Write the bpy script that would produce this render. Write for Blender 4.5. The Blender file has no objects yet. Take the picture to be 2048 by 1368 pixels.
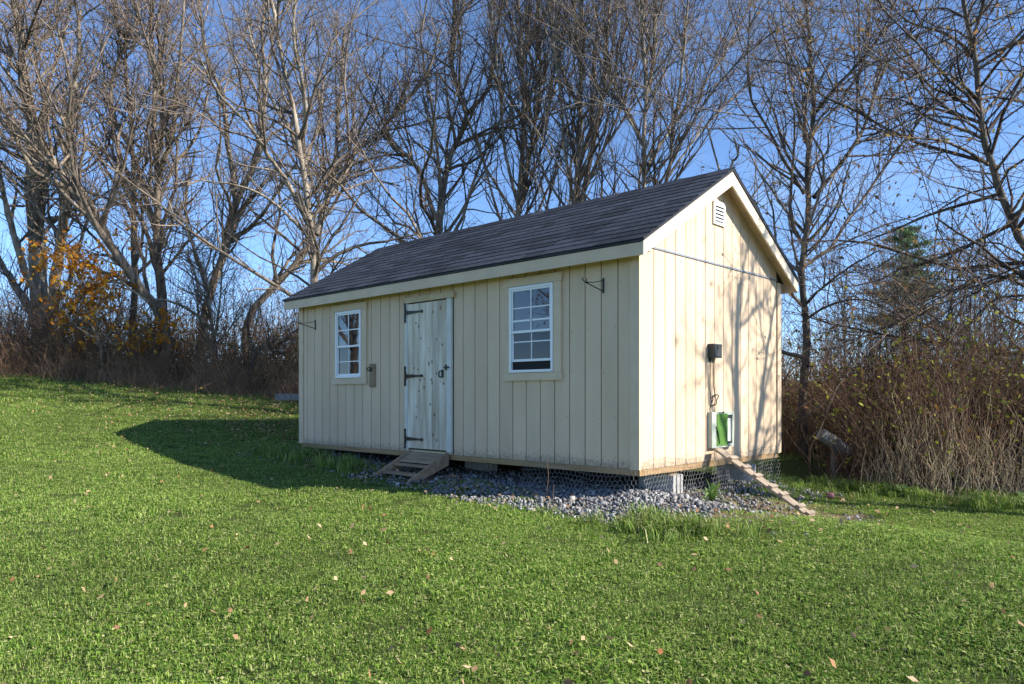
import bpy, math, random
import numpy as np
from mathutils import Vector, Matrix

R = math.radians
rng = np.random.default_rng(7)
random.seed(7)
scene = bpy.context.scene
COL = scene.collection

# ------------------------------------------------------------------ camera
CAM = np.array([4.016, -6.0148, 0.7006]); YAW = -0.7591; FPX = 1487.33; YH = 793.67
cd = bpy.data.cameras.new('camera'); cam = bpy.data.objects.new('camera', cd); COL.objects.link(cam)
cam.location = CAM; cam.rotation_euler = (R(90), 0, -YAW)
cd.sensor_width = 36; cd.lens = 36 * FPX / 2048; cd.shift_y = (YH - 684) / 2048
cd.clip_start = 0.05; cd.clip_end = 3000
scene.camera = cam
FW = np.array([math.sin(YAW), math.cos(YAW), 0]); RT = np.array([math.cos(YAW), -math.sin(YAW), 0]); UPV = np.array([0, 0, 1.])
def at(x, y, D):
    """a point of the place at forward distance D seen in direction (x, y) of the 2048 wide photograph"""
    return CAM + (FW + RT * (x - 1024) / FPX + UPV * (YH - y) / FPX) * D

# ------------------------------------------------------------------ sky and sun
SUN_AZ = R(25.3); SUN_EL = R(32)
w = bpy.data.worlds.new('World'); scene.world = w; w.use_nodes = True
nt = w.node_tree; nt.nodes.clear()
sky = nt.nodes.new('ShaderNodeTexSky'); sky.sky_type = 'NISHITA'; sky.sun_disc = False
sky.sun_elevation = SUN_EL; sky.sun_rotation = R(90) - SUN_AZ
sky.air_density = 1.0; sky.dust_density = 0.1; sky.ozone_density = 5.0; sky.altitude = 3200
bg = nt.nodes.new('ShaderNodeBackground'); bg.inputs['Strength'].default_value = 0.13
tc = nt.nodes.new('ShaderNodeTexCoord'); mp = nt.nodes.new('ShaderNodeMapping'); mp.inputs['Scale'].default_value = (1.2, 2.6, 5.0); mp.inputs['Rotation'].default_value = (.3, .5, .4)
nz = nt.nodes.new('ShaderNodeTexNoise'); nz.inputs['Scale'].default_value = 2.2; nz.inputs['Detail'].default_value = 7; nz.inputs['Roughness'].default_value = .55; nz.inputs['Distortion'].default_value = .6
cr = nt.nodes.new('ShaderNodeValToRGB'); cr.color_ramp.elements[0].position = .56; cr.color_ramp.elements[1].position = .95
cr.color_ramp.elements[0].color = (0, 0, 0, 1); cr.color_ramp.elements[1].color = (.16, .16, .16, 1)
mx = nt.nodes.new('ShaderNodeMix'); mx.data_type = 'RGBA'; mx.inputs[7].default_value = (5.5, 6.0, 6.6, 1)
ow = nt.nodes.new('ShaderNodeOutputWorld')
nt.links.new(tc.outputs['Generated'], mp.inputs['Vector']); nt.links.new(mp.outputs['Vector'], nz.inputs['Vector'])
nt.links.new(nz.outputs['Fac'], cr.inputs['Fac']); nt.links.new(cr.outputs['Color'], mx.inputs[0])
nt.links.new(sky.outputs['Color'], mx.inputs[6]); nt.links.new(mx.outputs[2], bg.inputs['Color'])
nt.links.new(bg.outputs['Background'], ow.inputs['Surface'])
sl = bpy.data.lights.new('sun', 'SUN'); sl.energy = 4.7; sl.angle = R(.53); sl.color = (1, .93, .82)
so = bpy.data.objects.new('sun', sl); COL.objects.link(so)
sdir = Vector((math.cos(SUN_EL) * math.cos(SUN_AZ), math.cos(SUN_EL) * math.sin(SUN_AZ), math.sin(SUN_EL)))
so.rotation_euler = sdir.to_track_quat('Z', 'Y').to_euler(); so.location = (20, 10, 20)
scene.view_settings.view_transform = 'Standard'; scene.view_settings.look = 'None'
scene.view_settings.exposure = 1.06; scene.view_settings.gamma = 1; scene.view_settings.use_curve_mapping = False

# ------------------------------------------------------------------ materials
def mat(name, col, col2=None, scale=8., rough=.8, bump=0., bscale=40., spec=.3, rand=0., stretch=None, island=0., metal=0., coord='Object', detail=5., trans=0., lo=.35, hi=.65):
    m = bpy.data.materials.new(name); m.use_nodes = True; t = m.node_tree; b = t.nodes['Principled BSDF']
    b.inputs['Roughness'].default_value = rough; b.inputs['Specular IOR Level'].default_value = spec; b.inputs['Metallic'].default_value = metal
    tcx = t.nodes.new('ShaderNodeTexCoord'); mpx = t.nodes.new('ShaderNodeMapping')
    if stretch: mpx.inputs['Scale'].default_value = stretch
    t.links.new(tcx.outputs[coord], mpx.inputs['Vector'])
    n = t.nodes.new('ShaderNodeTexNoise'); n.inputs['Scale'].default_value = scale; n.inputs['Detail'].default_value = detail; n.inputs['Roughness'].default_value = .6
    t.links.new(mpx.outputs['Vector'], n.inputs['Vector'])
    r = t.nodes.new('ShaderNodeValToRGB'); r.color_ramp.elements[0].position = lo; r.color_ramp.elements[1].position = hi
    r.color_ramp.elements[0].color = (*col, 1); r.color_ramp.elements[1].color = (*(col2 or col), 1)
    t.links.new(n.outputs['Fac'], r.inputs['Fac'])
    out = r.outputs['Color']
    for kind, amt in (('o', rand), ('i', island)):
        if amt:
            if kind == 'o': q = t.nodes.new('ShaderNodeObjectInfo').outputs['Random']
            else: q = t.nodes.new('ShaderNodeNewGeometry').outputs['Random Per Island']
            mr = t.nodes.new('ShaderNodeMapRange'); mr.inputs['To Min'].default_value = 1 - amt; mr.inputs['To Max'].default_value = 1 + amt
            t.links.new(q, mr.inputs['Value'])
            mu = t.nodes.new('ShaderNodeMix'); mu.data_type = 'RGBA'; mu.blend_type = 'MULTIPLY'; mu.inputs[0].default_value = 1
            t.links.new(out, mu.inputs[6]); t.links.new(mr.outputs['Result'], mu.inputs[7]); out = mu.outputs[2]
    t.links.new(out, b.inputs['Base Color'])
    if bump:
        n2 = t.nodes.new('ShaderNodeTexNoise'); n2.inputs['Scale'].default_value = bscale; n2.inputs['Detail'].default_value = 6
        t.links.new(mpx.outputs['Vector'], n2.inputs['Vector'])
        bp = t.nodes.new('ShaderNodeBump'); bp.inputs['Strength'].default_value = bump; bp.inputs['Distance'].default_value = .02
        t.links.new(n2.outputs['Fac'], bp.inputs['Height']); t.links.new(bp.outputs['Normal'], b.inputs['Normal'])
    if trans:
        tr = t.nodes.new('ShaderNodeBsdfTranslucent'); t.links.new(out, tr.inputs['Color'])
        ms = t.nodes.new('ShaderNodeMixShader'); ms.inputs[0].default_value = trans
        t.links.new(b.outputs[0], ms.inputs[1]); t.links.new(tr.outputs[0], ms.inputs[2]); t.links.new(ms.outputs[0], t.nodes['Material Output'].inputs['Surface'])
    return m
def palette(name, cols, rough=.7, trans=.3, spec=.2, src='island'):
    """leaf like material: every separate leaf takes one colour of a ramp"""
    m = bpy.data.materials.new(name); m.use_nodes = True; t = m.node_tree; b = t.nodes['Principled BSDF']
    b.inputs['Roughness'].default_value = rough; b.inputs['Specular IOR Level'].default_value = spec
    if src == 'island': q = t.nodes.new('ShaderNodeNewGeometry').outputs['Random Per Island']
    else: q = t.nodes.new('ShaderNodeObjectInfo').outputs['Random']
    r = t.nodes.new('ShaderNodeValToRGB'); r.color_ramp.interpolation = 'LINEAR'
    while len(r.color_ramp.elements) < len(cols): r.color_ramp.elements.new(.5)
    for i, c in enumerate(cols): r.color_ramp.elements[i].position = i / max(1, len(cols) - 1); r.color_ramp.elements[i].color = (*c, 1)
    t.links.new(q, r.inputs['Fac']); t.links.new(r.outputs['Color'], b.inputs['Base Color'])
    if trans:
        tr = t.nodes.new('ShaderNodeBsdfTranslucent'); t.links.new(r.outputs['Color'], tr.inputs['Color'])
        ms = t.nodes.new('ShaderNodeMixShader'); ms.inputs[0].default_value = trans
        t.links.new(b.outputs[0], ms.inputs[1]); t.links.new(tr.outputs[0], ms.inputs[2]); t.links.new(ms.outputs[0], t.nodes['Material Output'].inputs['Surface'])
    return m
M = {}
M['siding'] = mat('siding_paint', (.62, .465, .315), (.70, .535, .375), 3, .62, .12, 260, .25, rand=.05, stretch=(1, 1, .25))
def splash(m, top=.16):
    """mud splashed up from the ground onto the lowest hand of the paint"""
    t = m.node_tree; b = t.nodes['Principled BSDF']; src = b.inputs['Base Color'].links[0].from_socket
    tcs = t.nodes.new('ShaderNodeTexCoord'); sp = t.nodes.new('ShaderNodeSeparateXYZ'); t.links.new(tcs.outputs['Object'], sp.inputs[0])
    n = t.nodes.new('ShaderNodeTexNoise'); n.inputs['Scale'].default_value = 28; n.inputs['Detail'].default_value = 8; t.links.new(tcs.outputs['Object'], n.inputs['Vector'])
    mr = t.nodes.new('ShaderNodeMapRange'); mr.inputs['From Min'].default_value = top; mr.inputs['From Max'].default_value = 0; mr.inputs['To Max'].default_value = .55; t.links.new(sp.outputs[2], mr.inputs['Value'])
    ad = t.nodes.new('ShaderNodeMath'); ad.operation = 'ADD'; t.links.new(mr.outputs[0], ad.inputs[0]); t.links.new(n.outputs['Fac'], ad.inputs[1])
    m2 = t.nodes.new('ShaderNodeMapRange'); m2.inputs['From Min'].default_value = .72; m2.inputs['From Max'].default_value = 1.1; m2.inputs['To Max'].default_value = .6; t.links.new(ad.outputs[0], m2.inputs['Value'])
    mx_ = t.nodes.new('ShaderNodeMix'); mx_.data_type = 'RGBA'; mx_.inputs[7].default_value = (.20, .15, .10, 1); t.links.new(m2.outputs[0], mx_.inputs[0]); t.links.new(src, mx_.inputs[6]); t.links.new(mx_.outputs[2], b.inputs['Base Color'])
splash(M['siding'])
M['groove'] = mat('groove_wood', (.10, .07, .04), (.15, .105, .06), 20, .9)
M['trim'] = mat('trim_paint', (.625, .475, .325), (.69, .535, .375), 4, .6, .1, 120, .25, rand=.03)
M['rake'] = mat('rake_paint', (.64, .545, .42), (.69, .595, .47), 4, .6, .08, 120, .25)
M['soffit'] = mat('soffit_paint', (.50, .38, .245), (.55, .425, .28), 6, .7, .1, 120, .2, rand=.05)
M['rim'] = mat('rim_wood', (.30, .19, .09), (.42, .28, .15), 6, .85, .25, 60, .2, stretch=(.3, 3, 6))
M['shingle'] = mat('shingle', (.021, .026, .037), (.056, .066, .087), 60, .93, .5, 500, .2, rand=.42, detail=8)
M['drip'] = mat('drip_edge', (.02, .02, .022), (.03, .03, .033), 10, .5)
M['door'] = mat('door_wood', (.50, .415, .30), (.82, .745, .63), 2.2, .8, .3, 30, .2, rand=.10, stretch=(5, 5, .55), detail=8)
M['knot'] = mat('knot', (.16, .09, .045), (.26, .15, .08), 30, .8)
M['rawwood'] = mat('raw_wood', (.52, .40, .25), (.62, .50, .33), 3, .8, .2, 40, .2, rand=.06, stretch=(3, 3, .6))
M['oldwhite'] = mat('old_white', (.60, .58, .52), (.72, .70, .65), 3, .7, .15, 40, .2)
M['steps'] = mat('step_wood', (.26, .17, .105), (.42, .30, .20), 3, .85, .3, 50, .2, rand=.1, stretch=(.8, 5, 5), detail=8)
M['ramp'] = mat('ramp_wood', (.25, .20, .15), (.38, .315, .245), 4, .85, .3, 50, .2, rand=.1, stretch=(.8, 6, 6))
M['white'] = mat('white_vinyl', (.78, .79, .80), (.82, .83, .84), 6, .35, spec=.5)
M['iron'] = mat('black_iron', (.012, .012, .013), (.03, .028, .026), 30, .5, .2, 80, .4)
M['rust'] = mat('rusty_iron', (.03, .02, .014), (.10, .06, .035), 30, .7, .2, 80, .3)
M['cable'] = mat('black_cable', (.015, .015, .016), None, 5, .5)
M['boxgrey'] = mat('grey_plastic', (.035, .04, .042), (.05, .055, .058), 10, .5)
M['green'] = mat('green_panel', (.075, .19, .03), (.12, .25, .055), 6, .5, .05, 60, .3)
M['frameg'] = mat('pale_frame', (.36, .40, .345), (.44, .48, .42), 6, .5, .05, 50, .3)
M['concrete'] = mat('concrete', (.36, .35, .33), (.48, .47, .45), 14, .95, .5, 120, .2)
M['wire'] = mat('wire', (.30, .31, .31), (.42, .43, .43), 20, .5, metal=.3)
M['greywood'] = mat('grey_wood', (.20, .19, .18), (.32, .31, .29), 5, .9, .3, 40, .2, stretch=(.6, 5, 5))
M['flash'] = mat('flashing', (.23, .25, .28), (.30, .32, .35), 10, .45, metal=.3)
M['shade_dark'] = mat('painted_shade', (.02, .02, .02), None, 5, .9)  # near-black colour stands in for shade inside the vent and window gap
M['bark'] = mat('bark', (.075, .058, .043), (.33, .27, .205), 9, .92, .9, 26, .15, stretch=(1, 1, .3), detail=8)
M['barkdark'] = mat('bark_dark', (.06, .05, .04), (.20, .165, .13), 9, .92, .9, 26, .15, stretch=(1, 1, .3), detail=8)
M['barkpale'] = mat('bark_pale', (.12, .10, .078), (.42, .36, .285), 8, .92, .8, 24, .15, stretch=(1, 1, .3), detail=8)
M['twig'] = mat('twig', (.085, .066, .052), (.27, .215, .165), 3, .85, island=.35)
M['twigdark'] = mat('twig_dark', (.06, .046, .037), (.15, .118, .095), 3, .85, island=.35)
M['bramble'] = mat('bramble', (.065, .038, .027), (.20, .118, .076), 1.5, .9, island=.45)
M['drystalk'] = mat('dry_stalk', (.20, .115, .072), (.46, .29, .175), 2, .85, island=.35)
M['straw'] = mat('straw', (.30, .225, .135), (.52, .41, .26), 2, .85, island=.3)
M['keys'] = palette('seed_keys', [(.20, .11, .075), (.36, .24, .15), (.50, .37, .23), (.27, .15, .11), (.46, .33, .21)], trans=.35)
M['brownleaf'] = palette('brown_leaves', [(.17, .085, .04), (.32, .18, .085), (.16, .14, .035), (.40, .23, .115), (.23, .13, .065), (.28, .26, .06)], trans=.45)
M['orangeleaf'] = palette('orange_leaves', [(.42, .14, .015), (.60, .27, .02), (.66, .40, .04), (.34, .10, .015), (.55, .24, .03)], trans=.4)
M['yellowleaf'] = palette('yellow_green_leaves', [(.10, .13, .015), (.24, .26, .03), (.42, .42, .06), (.12, .16, .025), (.20, .11, .03), (.15, .10, .03)], trans=.4)
M['fallen'] = palette('fallen_leaves', [(.24, .13, .06), (.42, .29, .16), (.52, .40, .25), (.30, .13, .05), (.46, .34, .20), (.18, .09, .045)], trans=.15)
M['needles'] = palette('pine_needles', [(.06, .13, .06), (.11, .20, .07), (.17, .25, .09), (.085, .155, .075)], trans=.15)
M['weed'] = palette('weed_leaves', [(.10, .20, .04), (.16, .27, .07), (.20, .30, .10)], trans=.3)
M['stone'] = palette('gravel_stones', [(.08, .083, .09), (.17, .172, .18), (.26, .265, .27), (.12, .12, .12), (.42, .42, .42), (.20, .175, .15), (.15, .15, .155)], rough=.9, trans=0)
M['plastic_white'] = mat('white_plastic', (.62, .62, .60), (.70, .70, .68), 6, .4)
M['pink'] = mat('pink_rubber', (.35, .12, .13), (.42, .17, .17), 10, .6)

def glass(name, tint, refl):
    m = bpy.data.materials.new(name); m.use_nodes = True; t = m.node_tree; b = t.nodes['Principled BSDF']
    b.inputs['Base Color'].default_value = (*tint, 1); b.inputs['Roughness'].default_value = .5; b.inputs['Specular IOR Level'].default_value = 0
    g = t.nodes.new('ShaderNodeBsdfGlossy'); g.inputs['Roughness'].default_value = .015; g.inputs['Color'].default_value = (.95, .97, 1, 1)
    ms = t.nodes.new('ShaderNodeMixShader'); lw = t.nodes.new('ShaderNodeFresnel'); lw.inputs['IOR'].default_value = refl
    n = t.nodes.new('ShaderNodeTexNoise'); n.inputs['Scale'].default_value = 3; bp = t.nodes.new('ShaderNodeBump'); bp.inputs['Strength'].default_value = .015
    tcx = t.nodes.new('ShaderNodeTexCoord'); t.links.new(tcx.outputs['Object'], n.inputs['Vector']); t.links.new(n.outputs['Fac'], bp.inputs['Height']); t.links.new(bp.outputs['Normal'], g.inputs['Normal'])
    t.links.new(lw.outputs[0], ms.inputs[0]); t.links.new(b.outputs[0], ms.inputs[1]); t.links.new(g.outputs[0], ms.inputs[2])
    t.links.new(ms.outputs[0], t.nodes['Material Output'].inputs['Surface'])
    return m
M['glass'] = glass('window_glass', (.02, .022, .026), 1.75)
M['screen'] = glass('screened_glass', (.014, .014, .016), 1.45)

# ------------------------------------------------------------------ mesh helpers
class MB:
    def __init__(s): s.v = []; s.f = []
    def add(s, v, f):
        b = len(s.v); s.v += [tuple(p) for p in v]; s.f += [tuple(i + b for i in q) for q in f]; return s
    def box(s, x0, x1, y0, y1, z0, z1):
        return s.add([(x0, y0, z0), (x1, y0, z0), (x1, y1, z0), (x0, y1, z0), (x0, y0, z1), (x1, y0, z1), (x1, y1, z1), (x0, y1, z1)],
                     [(3, 2, 1, 0), (4, 5, 6, 7), (0, 1, 5, 4), (1, 2, 6, 5), (2, 3, 7, 6), (3, 0, 4, 7)])
    def prism(s, pts, axis, a, b):
        """polygon pts (2D) pushed along axis from a to b"""
        n = len(pts)
        def p(q, d): return {'x': (d, q[0], q[1]), 'y': (q[0], d, q[1]), 'z': (q[0], q[1], d)}[axis]
        v = [p(q, a) for q in pts] + [p(q, b) for q in pts]
        f = [tuple(range(n)), tuple(range(2 * n - 1, n - 1, -1))] + [(i, i + n, (i + 1) % n + n, (i + 1) % n) for i in range(n)]
        return s.add(v, f)
    def beam(s, p, q, wv, hv):
        """box from p to q with half-extent vectors wv and hv"""
        p, q, wv, hv = map(Vector, (p, q, wv, hv))
        return s.add([p - wv - hv, p + wv - hv, p + wv + hv, p - wv + hv, q - wv - hv, q + wv - hv, q + wv + hv, q - wv + hv],
                     [(3, 2, 1, 0), (4, 5, 6, 7), (0, 1, 5, 4), (1, 2, 6, 5), (2, 3, 7, 6), (3, 0, 4, 7)])
    def tube(s, pts, r, n=6):
        P = np.array(pts, float)[None]; rr = np.full((1, P.shape[1]), r) if np.isscalar(r) else np.array(r, float)[None]
        v, q = tube_np(P, rr, n); s.add(v.tolist(), q.tolist())
        k = P.shape[1]; b = len(s.v) - n * k
        s.f.append(tuple(range(b + n - 1, b - 1, -1))); s.f.append(tuple(range(b + n * (k - 1), b + n * k))); return s
    def build(s, name, m, parent=None, smooth=False):
        me = bpy.data.meshes.new(name); me.from_pydata(s.v, [], s.f); me.update()
        if smooth: me.polygons.foreach_set('use_smooth', [True] * len(me.polygons))
        me.materials.append(m); o = bpy.data.objects.new(name, me); COL.objects.link(o)
        if parent: o.parent = parent
        return o
def tag(o, label=None, cat=None, group=None, kind=None):
    if label: o['label'] = label
    if cat: o['category'] = cat
    if group: o['group'] = group
    if kind: o['kind'] = kind
    return o
def empty(name, loc=(0, 0, 0)):
    o = bpy.data.objects.new(name, None); COL.objects.link(o); o.location = loc; o.empty_display_size = .2; return o
def mesh_np(name, V, Q=None, T=None, m=None, parent=None, smooth=True):
    me = bpy.data.meshes.new(name); V = np.asarray(V, np.float32)
    nq = 0 if Q is None else len(Q); ntr = 0 if T is None else len(T)
    me.vertices.add(len(V)); me.vertices.foreach_set('co', V.ravel())
    idx = []; st = []; c = 0
    if nq: idx.append(np.asarray(Q, np.int32).ravel()); st.append(np.arange(nq) * 4); c = nq * 4
    if ntr: idx.append(np.asarray(T, np.int32).ravel()); st.append(c + np.arange(ntr) * 3)
    idx = np.concatenate(idx); st = np.concatenate(st).astype(np.int32)
    me.loops.add(len(idx)); me.loops.foreach_set('vertex_index', idx)
    me.polygons.add(nq + ntr); me.polygons.foreach_set('loop_start', st)
    if smooth: me.polygons.foreach_set('use_smooth', np.ones(nq + ntr, bool))
    me.update(calc_edges=True)
    if m: me.materials.append(m)
    o = bpy.data.objects.new(name, me); COL.objects.link(o)
    if parent: o.parent = parent
    return o
def unit(a): return a / np.maximum(np.linalg.norm(a, axis=-1, keepdims=True), 1e-9)
def tube_np(P, Rr, n):
    """P (N,K,3) polylines, Rr (N,K) radii -> verts, quads"""
    N, K, _ = P.shape
    T = np.empty_like(P); T[:, 1:-1] = P[:, 2:] - P[:, :-2]; T[:, 0] = P[:, 1] - P[:, 0]; T[:, -1] = P[:, -1] - P[:, -2]; T = unit(T)
    mean = unit(P[:, -1] - P[:, 0])
    ref = np.where(np.abs(mean[:, 2:3]) > .8, np.array([[1., .3, 0]]), np.array([[0., .2, 1.]]))
    U = unit(np.cross(T, ref[:, None, :])); W_ = np.cross(T, U)
    a = np.arange(n) * 2 * np.pi / n
    V = P[:, :, None] + Rr[:, :, None, None] * (np.cos(a)[None, None, :, None] * U[:, :, None] + np.sin(a)[None, None, :, None] * W_[:, :, None])
    i = np.arange(N)[:, None, None] * K * n; k = np.arange(K - 1)[None, :, None] * n; j = np.arange(n)[None, None, :]; j2 = (j + 1) % n
    Q = np.stack([i + k + j, i + k + j2, i + k + n + j2, i + k + n + j], -1).reshape(-1, 4)
    return V.reshape(-1, 3), Q
def smooth_path(pts, n):
    P = np.array(pts, float); m = len(P)
    if m == 2: P = np.array([P[0], (P[0] + P[1]) / 2, P[1]]); m = 3
    E_ = np.vstack([2 * P[0] - P[1], P, 2 * P[-1] - P[-2]]); seg = np.linalg.norm(np.diff(P, axis=0), axis=1); cu = np.r_[0, np.cumsum(seg)]
    out = []
    for s in np.linspace(0, cu[-1], n):
        i = min(np.searchsorted(cu, s, 'right') - 1, m - 2); t = (s - cu[i]) / max(seg[i], 1e-9)
        a, b, c, d = E_[i], E_[i + 1], E_[i + 2], E_[i + 3]
        out.append(.5 * (2 * b + (c - a) * t + (2 * a - 5 * b + 4 * c - d) * t * t + (3 * b - a - 3 * c + d) * t ** 3))
    return np.array(out)

# ------------------------------------------------------------------ ground
def ss(a, b, x): t = np.clip((x - a) / (b - a), 0, 1); return t * t * (3 - 2 * t)
def gz(x, y):
    x = np.asarray(x, float); y = np.asarray(y, float)
    z = -.32 - .013 * np.clip(x, -20, 8) + .004 * np.clip(x, -20, 0) ** 2
    wgt = 1 - ss(-6.5, -1.5, x)
    z = z + .055 * np.clip(y, -14, 0) + .055 * np.clip(y, 0, 9) * wgt - .17 * ss(-1.0, .9, x) * ss(.1, 1.4, y)
    d = np.hypot(x + 2, y)
    return z + .02 * np.sin(x * .9 + 1) * np.sin(y * .8) * np.clip(d / 8, 0, 1)
def axis(lo, hi, fine, n):
    t = np.linspace(-1, 1, n); s = np.sinh(t * 4.2) / np.sinh(4.2); mid = (fine[0] + fine[1]) / 2
    return np.unique(np.r_[mid + s * (hi - mid), np.linspace(fine[0], fine[1], int((fine[1] - fine[0]) / .22))])
gx = axis(-400, 400, (-20, 7), 60); gy = axis(-400, 400, (-8, 9), 60)
GX, GY = np.meshgrid(gx, gy); gv = np.stack([GX, GY, gz(GX, GY)], -1).reshape(-1, 3); nx = len(gx)
qi = (np.arange(len(gy) - 1)[:, None] * nx + np.arange(nx - 1)[None]).ravel()
gm = bpy.data.materials.new('lawn_soil'); gm.use_nodes = True; t = gm.node_tree; b = t.nodes['Principled BSDF']; b.inputs['Roughness'].default_value = .95; b.inputs['Specular IOR Level'].default_value = .1
tcx = t.nodes.new('ShaderNodeTexCoord')
def noise(t, tcx, s, d=6, r=.6):
    n = t.nodes.new('ShaderNodeTexNoise'); n.inputs['Scale'].default_value = s; n.inputs['Detail'].default_value = d; n.inputs['Roughness'].default_value = r; t.links.new(tcx.outputs['Object'], n.inputs['Vector']); return n
def ramp(t, src, stops):
    r = t.nodes.new('ShaderNodeValToRGB')
    while len(r.color_ramp.elements) < len(stops): r.color_ramp.elements.new(.5)
    for e_, (p, c) in zip(r.color_ramp.elements, stops): e_.position = p; e_.color = (*c, 1)
    t.links.new(src, r.inputs['Fac']); return r
n1 = noise(t, tcx, 30, 8, .7); r1 = ramp(t, n1.outputs['Fac'], [(.3, (.025, .04, .010)), (.5, (.06, .085, .02)), (.7, (.10, .10, .045))])
n2 = noise(t, tcx, 18, 8, .65); r2 = ramp(t, n2.outputs['Fac'], [(.3, (.13, .095, .06)), (.7, (.27, .21, .145))])
# bare dirt: an oval patch by the ramp and a strip under and in front of the shed
sx = t.nodes.new('ShaderNodeSeparateXYZ'); t.links.new(tcx.outputs['Object'], sx.inputs[0])
def mth(op, a, b_=None, c=None):
    n = t.nodes.new('ShaderNodeMath'); n.operation = op
    for i, q in enumerate((a, b_, c)):
        if q is None: continue
        if isinstance(q, (int, float)): n.inputs[i].default_value = q
        else: t.links.new(q, n.inputs[i])
    return n.outputs[0]
def oval(cx, cy, rx, ry):
    a = mth('DIVIDE', mth('SUBTRACT', sx.outputs[0], cx), rx); c = mth('DIVIDE', mth('SUBTRACT', sx.outputs[1], cy), ry)
    return mth('SUBTRACT', 1.0, mth('SQRT', mth('ADD', mth('MULTIPLY', a, a), mth('MULTIPLY', c, c))))
n3 = noise(t, tcx, 2.5, 6, .7)
dm = mth('MAXIMUM', oval(.65, 1.0, 1.0, 1.5), oval(-3.0, 1.1, 3.9, 1.75))
dm = mth('ADD', mth('MULTIPLY', dm, 2.2), mth('MULTIPLY', mth('SUBTRACT', n3.outputs['Fac'], .5), 2.0))
cl = t.nodes.new('ShaderNodeClamp'); t.links.new(mth('MULTIPLY', dm, 2.0), cl.inputs[0])
mxg = t.nodes.new('ShaderNodeMix'); mxg.data_type = 'RGBA'; t.links.new(cl.outputs[0], mxg.inputs[0]); t.links.new(r1.outputs[0], mxg.inputs[6]); t.links.new(r2.outputs[0], mxg.inputs[7])
t.links.new(mxg.outputs[2], b.inputs['Base Color'])
bp = t.nodes.new('ShaderNodeBump'); bp.inputs['Strength'].default_value = .8; bp.inputs['Distance'].default_value = .03; t.links.new(n1.outputs['Fac'], bp.inputs['Height']); t.links.new(bp.outputs['Normal'], b.inputs['Normal'])
ground = mesh_np('ground', gv, np.stack([qi, qi + 1, qi + nx + 1, qi + nx], -1), None, gm)
tag(ground, kind='structure')

# ------------------------------------------------------------------ the shed
L, W = 6.155, 3.133
OV = .16; EV = .16; YR = 1.567; ZR = 3.175; SL = .585          # overhangs, ridge, roof slope (rise per metre)
def zroof(y): return ZR - SL * abs(y - YR)                        # underside of the shingles
shed = empty('garden_shed', (0, 0, 0))
tag(shed, 'tan wooden garden shed with black shingle roof and whitewashed plank door', 'shed')
# core walls (behind the boards)
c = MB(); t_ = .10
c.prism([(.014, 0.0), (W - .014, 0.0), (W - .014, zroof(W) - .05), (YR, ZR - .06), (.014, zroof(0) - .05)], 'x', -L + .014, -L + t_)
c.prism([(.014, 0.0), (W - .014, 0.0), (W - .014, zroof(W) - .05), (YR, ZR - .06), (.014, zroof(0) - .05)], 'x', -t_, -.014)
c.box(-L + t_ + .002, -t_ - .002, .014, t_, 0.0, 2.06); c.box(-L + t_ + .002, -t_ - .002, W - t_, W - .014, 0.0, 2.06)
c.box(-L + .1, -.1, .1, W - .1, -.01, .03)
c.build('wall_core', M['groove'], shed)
G = .012
def board_y(x0, x1, z0, z1): MB().box(x0 + G / 2, x1 - G / 2, 0, .0135, z0, z1).build('siding_board', M['siding'], shed)
GR = [-(L - .209 - .2032 * k) for k in range(29)]
edges = [-L + .105] + [g for g in GR if -L + .14 < g < -.13] + [-.105]
DX0, DX1 = -3.57, -2.66
for x0, x1 in zip(edges[:-1], edges[1:]):
    if x0 > DX0 - .03 and x1 < DX1 + .03:
        board_y(x0, x1, 1.93, 2.07); continue
    z0 = 0.0
    cut = [(x0, x1)]
    if x0 < DX0 < x1: cut = [(x0, DX0)]
    elif x0 < DX1 < x1: cut = [(DX1, x1)]
    for a, b_ in cut: board_y(a, b_, z0, 2.07)
    if cut[0] != (x0, x1): board_y(max(x0, DX0) if x0 < DX0 else x0, min(x1, DX1) if x1 > DX1 else x1, 1.93, 2.07)
# gable boards, below and above the metal flashing
gE = [.0] + [.2413 + .2032 * k for k in range(14)] + [W - .095]
ZF = 2.165
def gable(y0, y1, xo, xi):
    MB().box(xi, xo, y0 + G / 2, y1 - G / 2, 0, ZF - .012).build('siding_board', M['siding'], shed)
    a, b_ = y0 + G / 2, y1 - G / 2
    pts = [(a, ZF + .012), (b_, ZF + .012)]
    top = [(b_, zroof(b_) - .04)] + ([(YR, ZR - .04)] if a < YR < b_ else []) + [(a, zroof(a) - .04)]
    if min(p[1] for p in top) > ZF + .02: MB().prism(pts + top, 'x', xi, xo).build('siding_board', M['siding'], shed)
for y0, y1 in zip(gE[:-1], gE[1:]): gable(y0, y1, 0, -.0135)
# the two walls away from the camera, plain sheets
MB().box(-L, -L + .0135, 0.0, W, 0, 2.07).build('end_sheet', M['siding'], shed)
MB().box(-L + .02, -.02, W - .0135, W, 0, 2.07).build('back_sheet', M['siding'], shed)
MB().prism([(0.05, 2.08), (W - .05, 2.08), (YR, ZR - .08)], 'x', -L, -L + .0135).build('end_sheet', M['siding'], shed)
# corner boards
for x0, x1 in ((-.105, .004), (-L - .004, -L + .105)):
    MB().box(x0, x1, -.018, 0.0125, -.004, 2.075).build('corner_board', M['trim'], shed)
MB().box(.0015, .02, W - .094, W + .004, -.004, 2.13).build('corner_board', M['trim'], shed)
MB().prism([(.21, ZF - .01), (W - .10, ZF - .01), (W - .10, ZF + .009), (.21, ZF + .009)], 'x', .001, .011).build('flashing_strip', M['flash'], shed)
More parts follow.
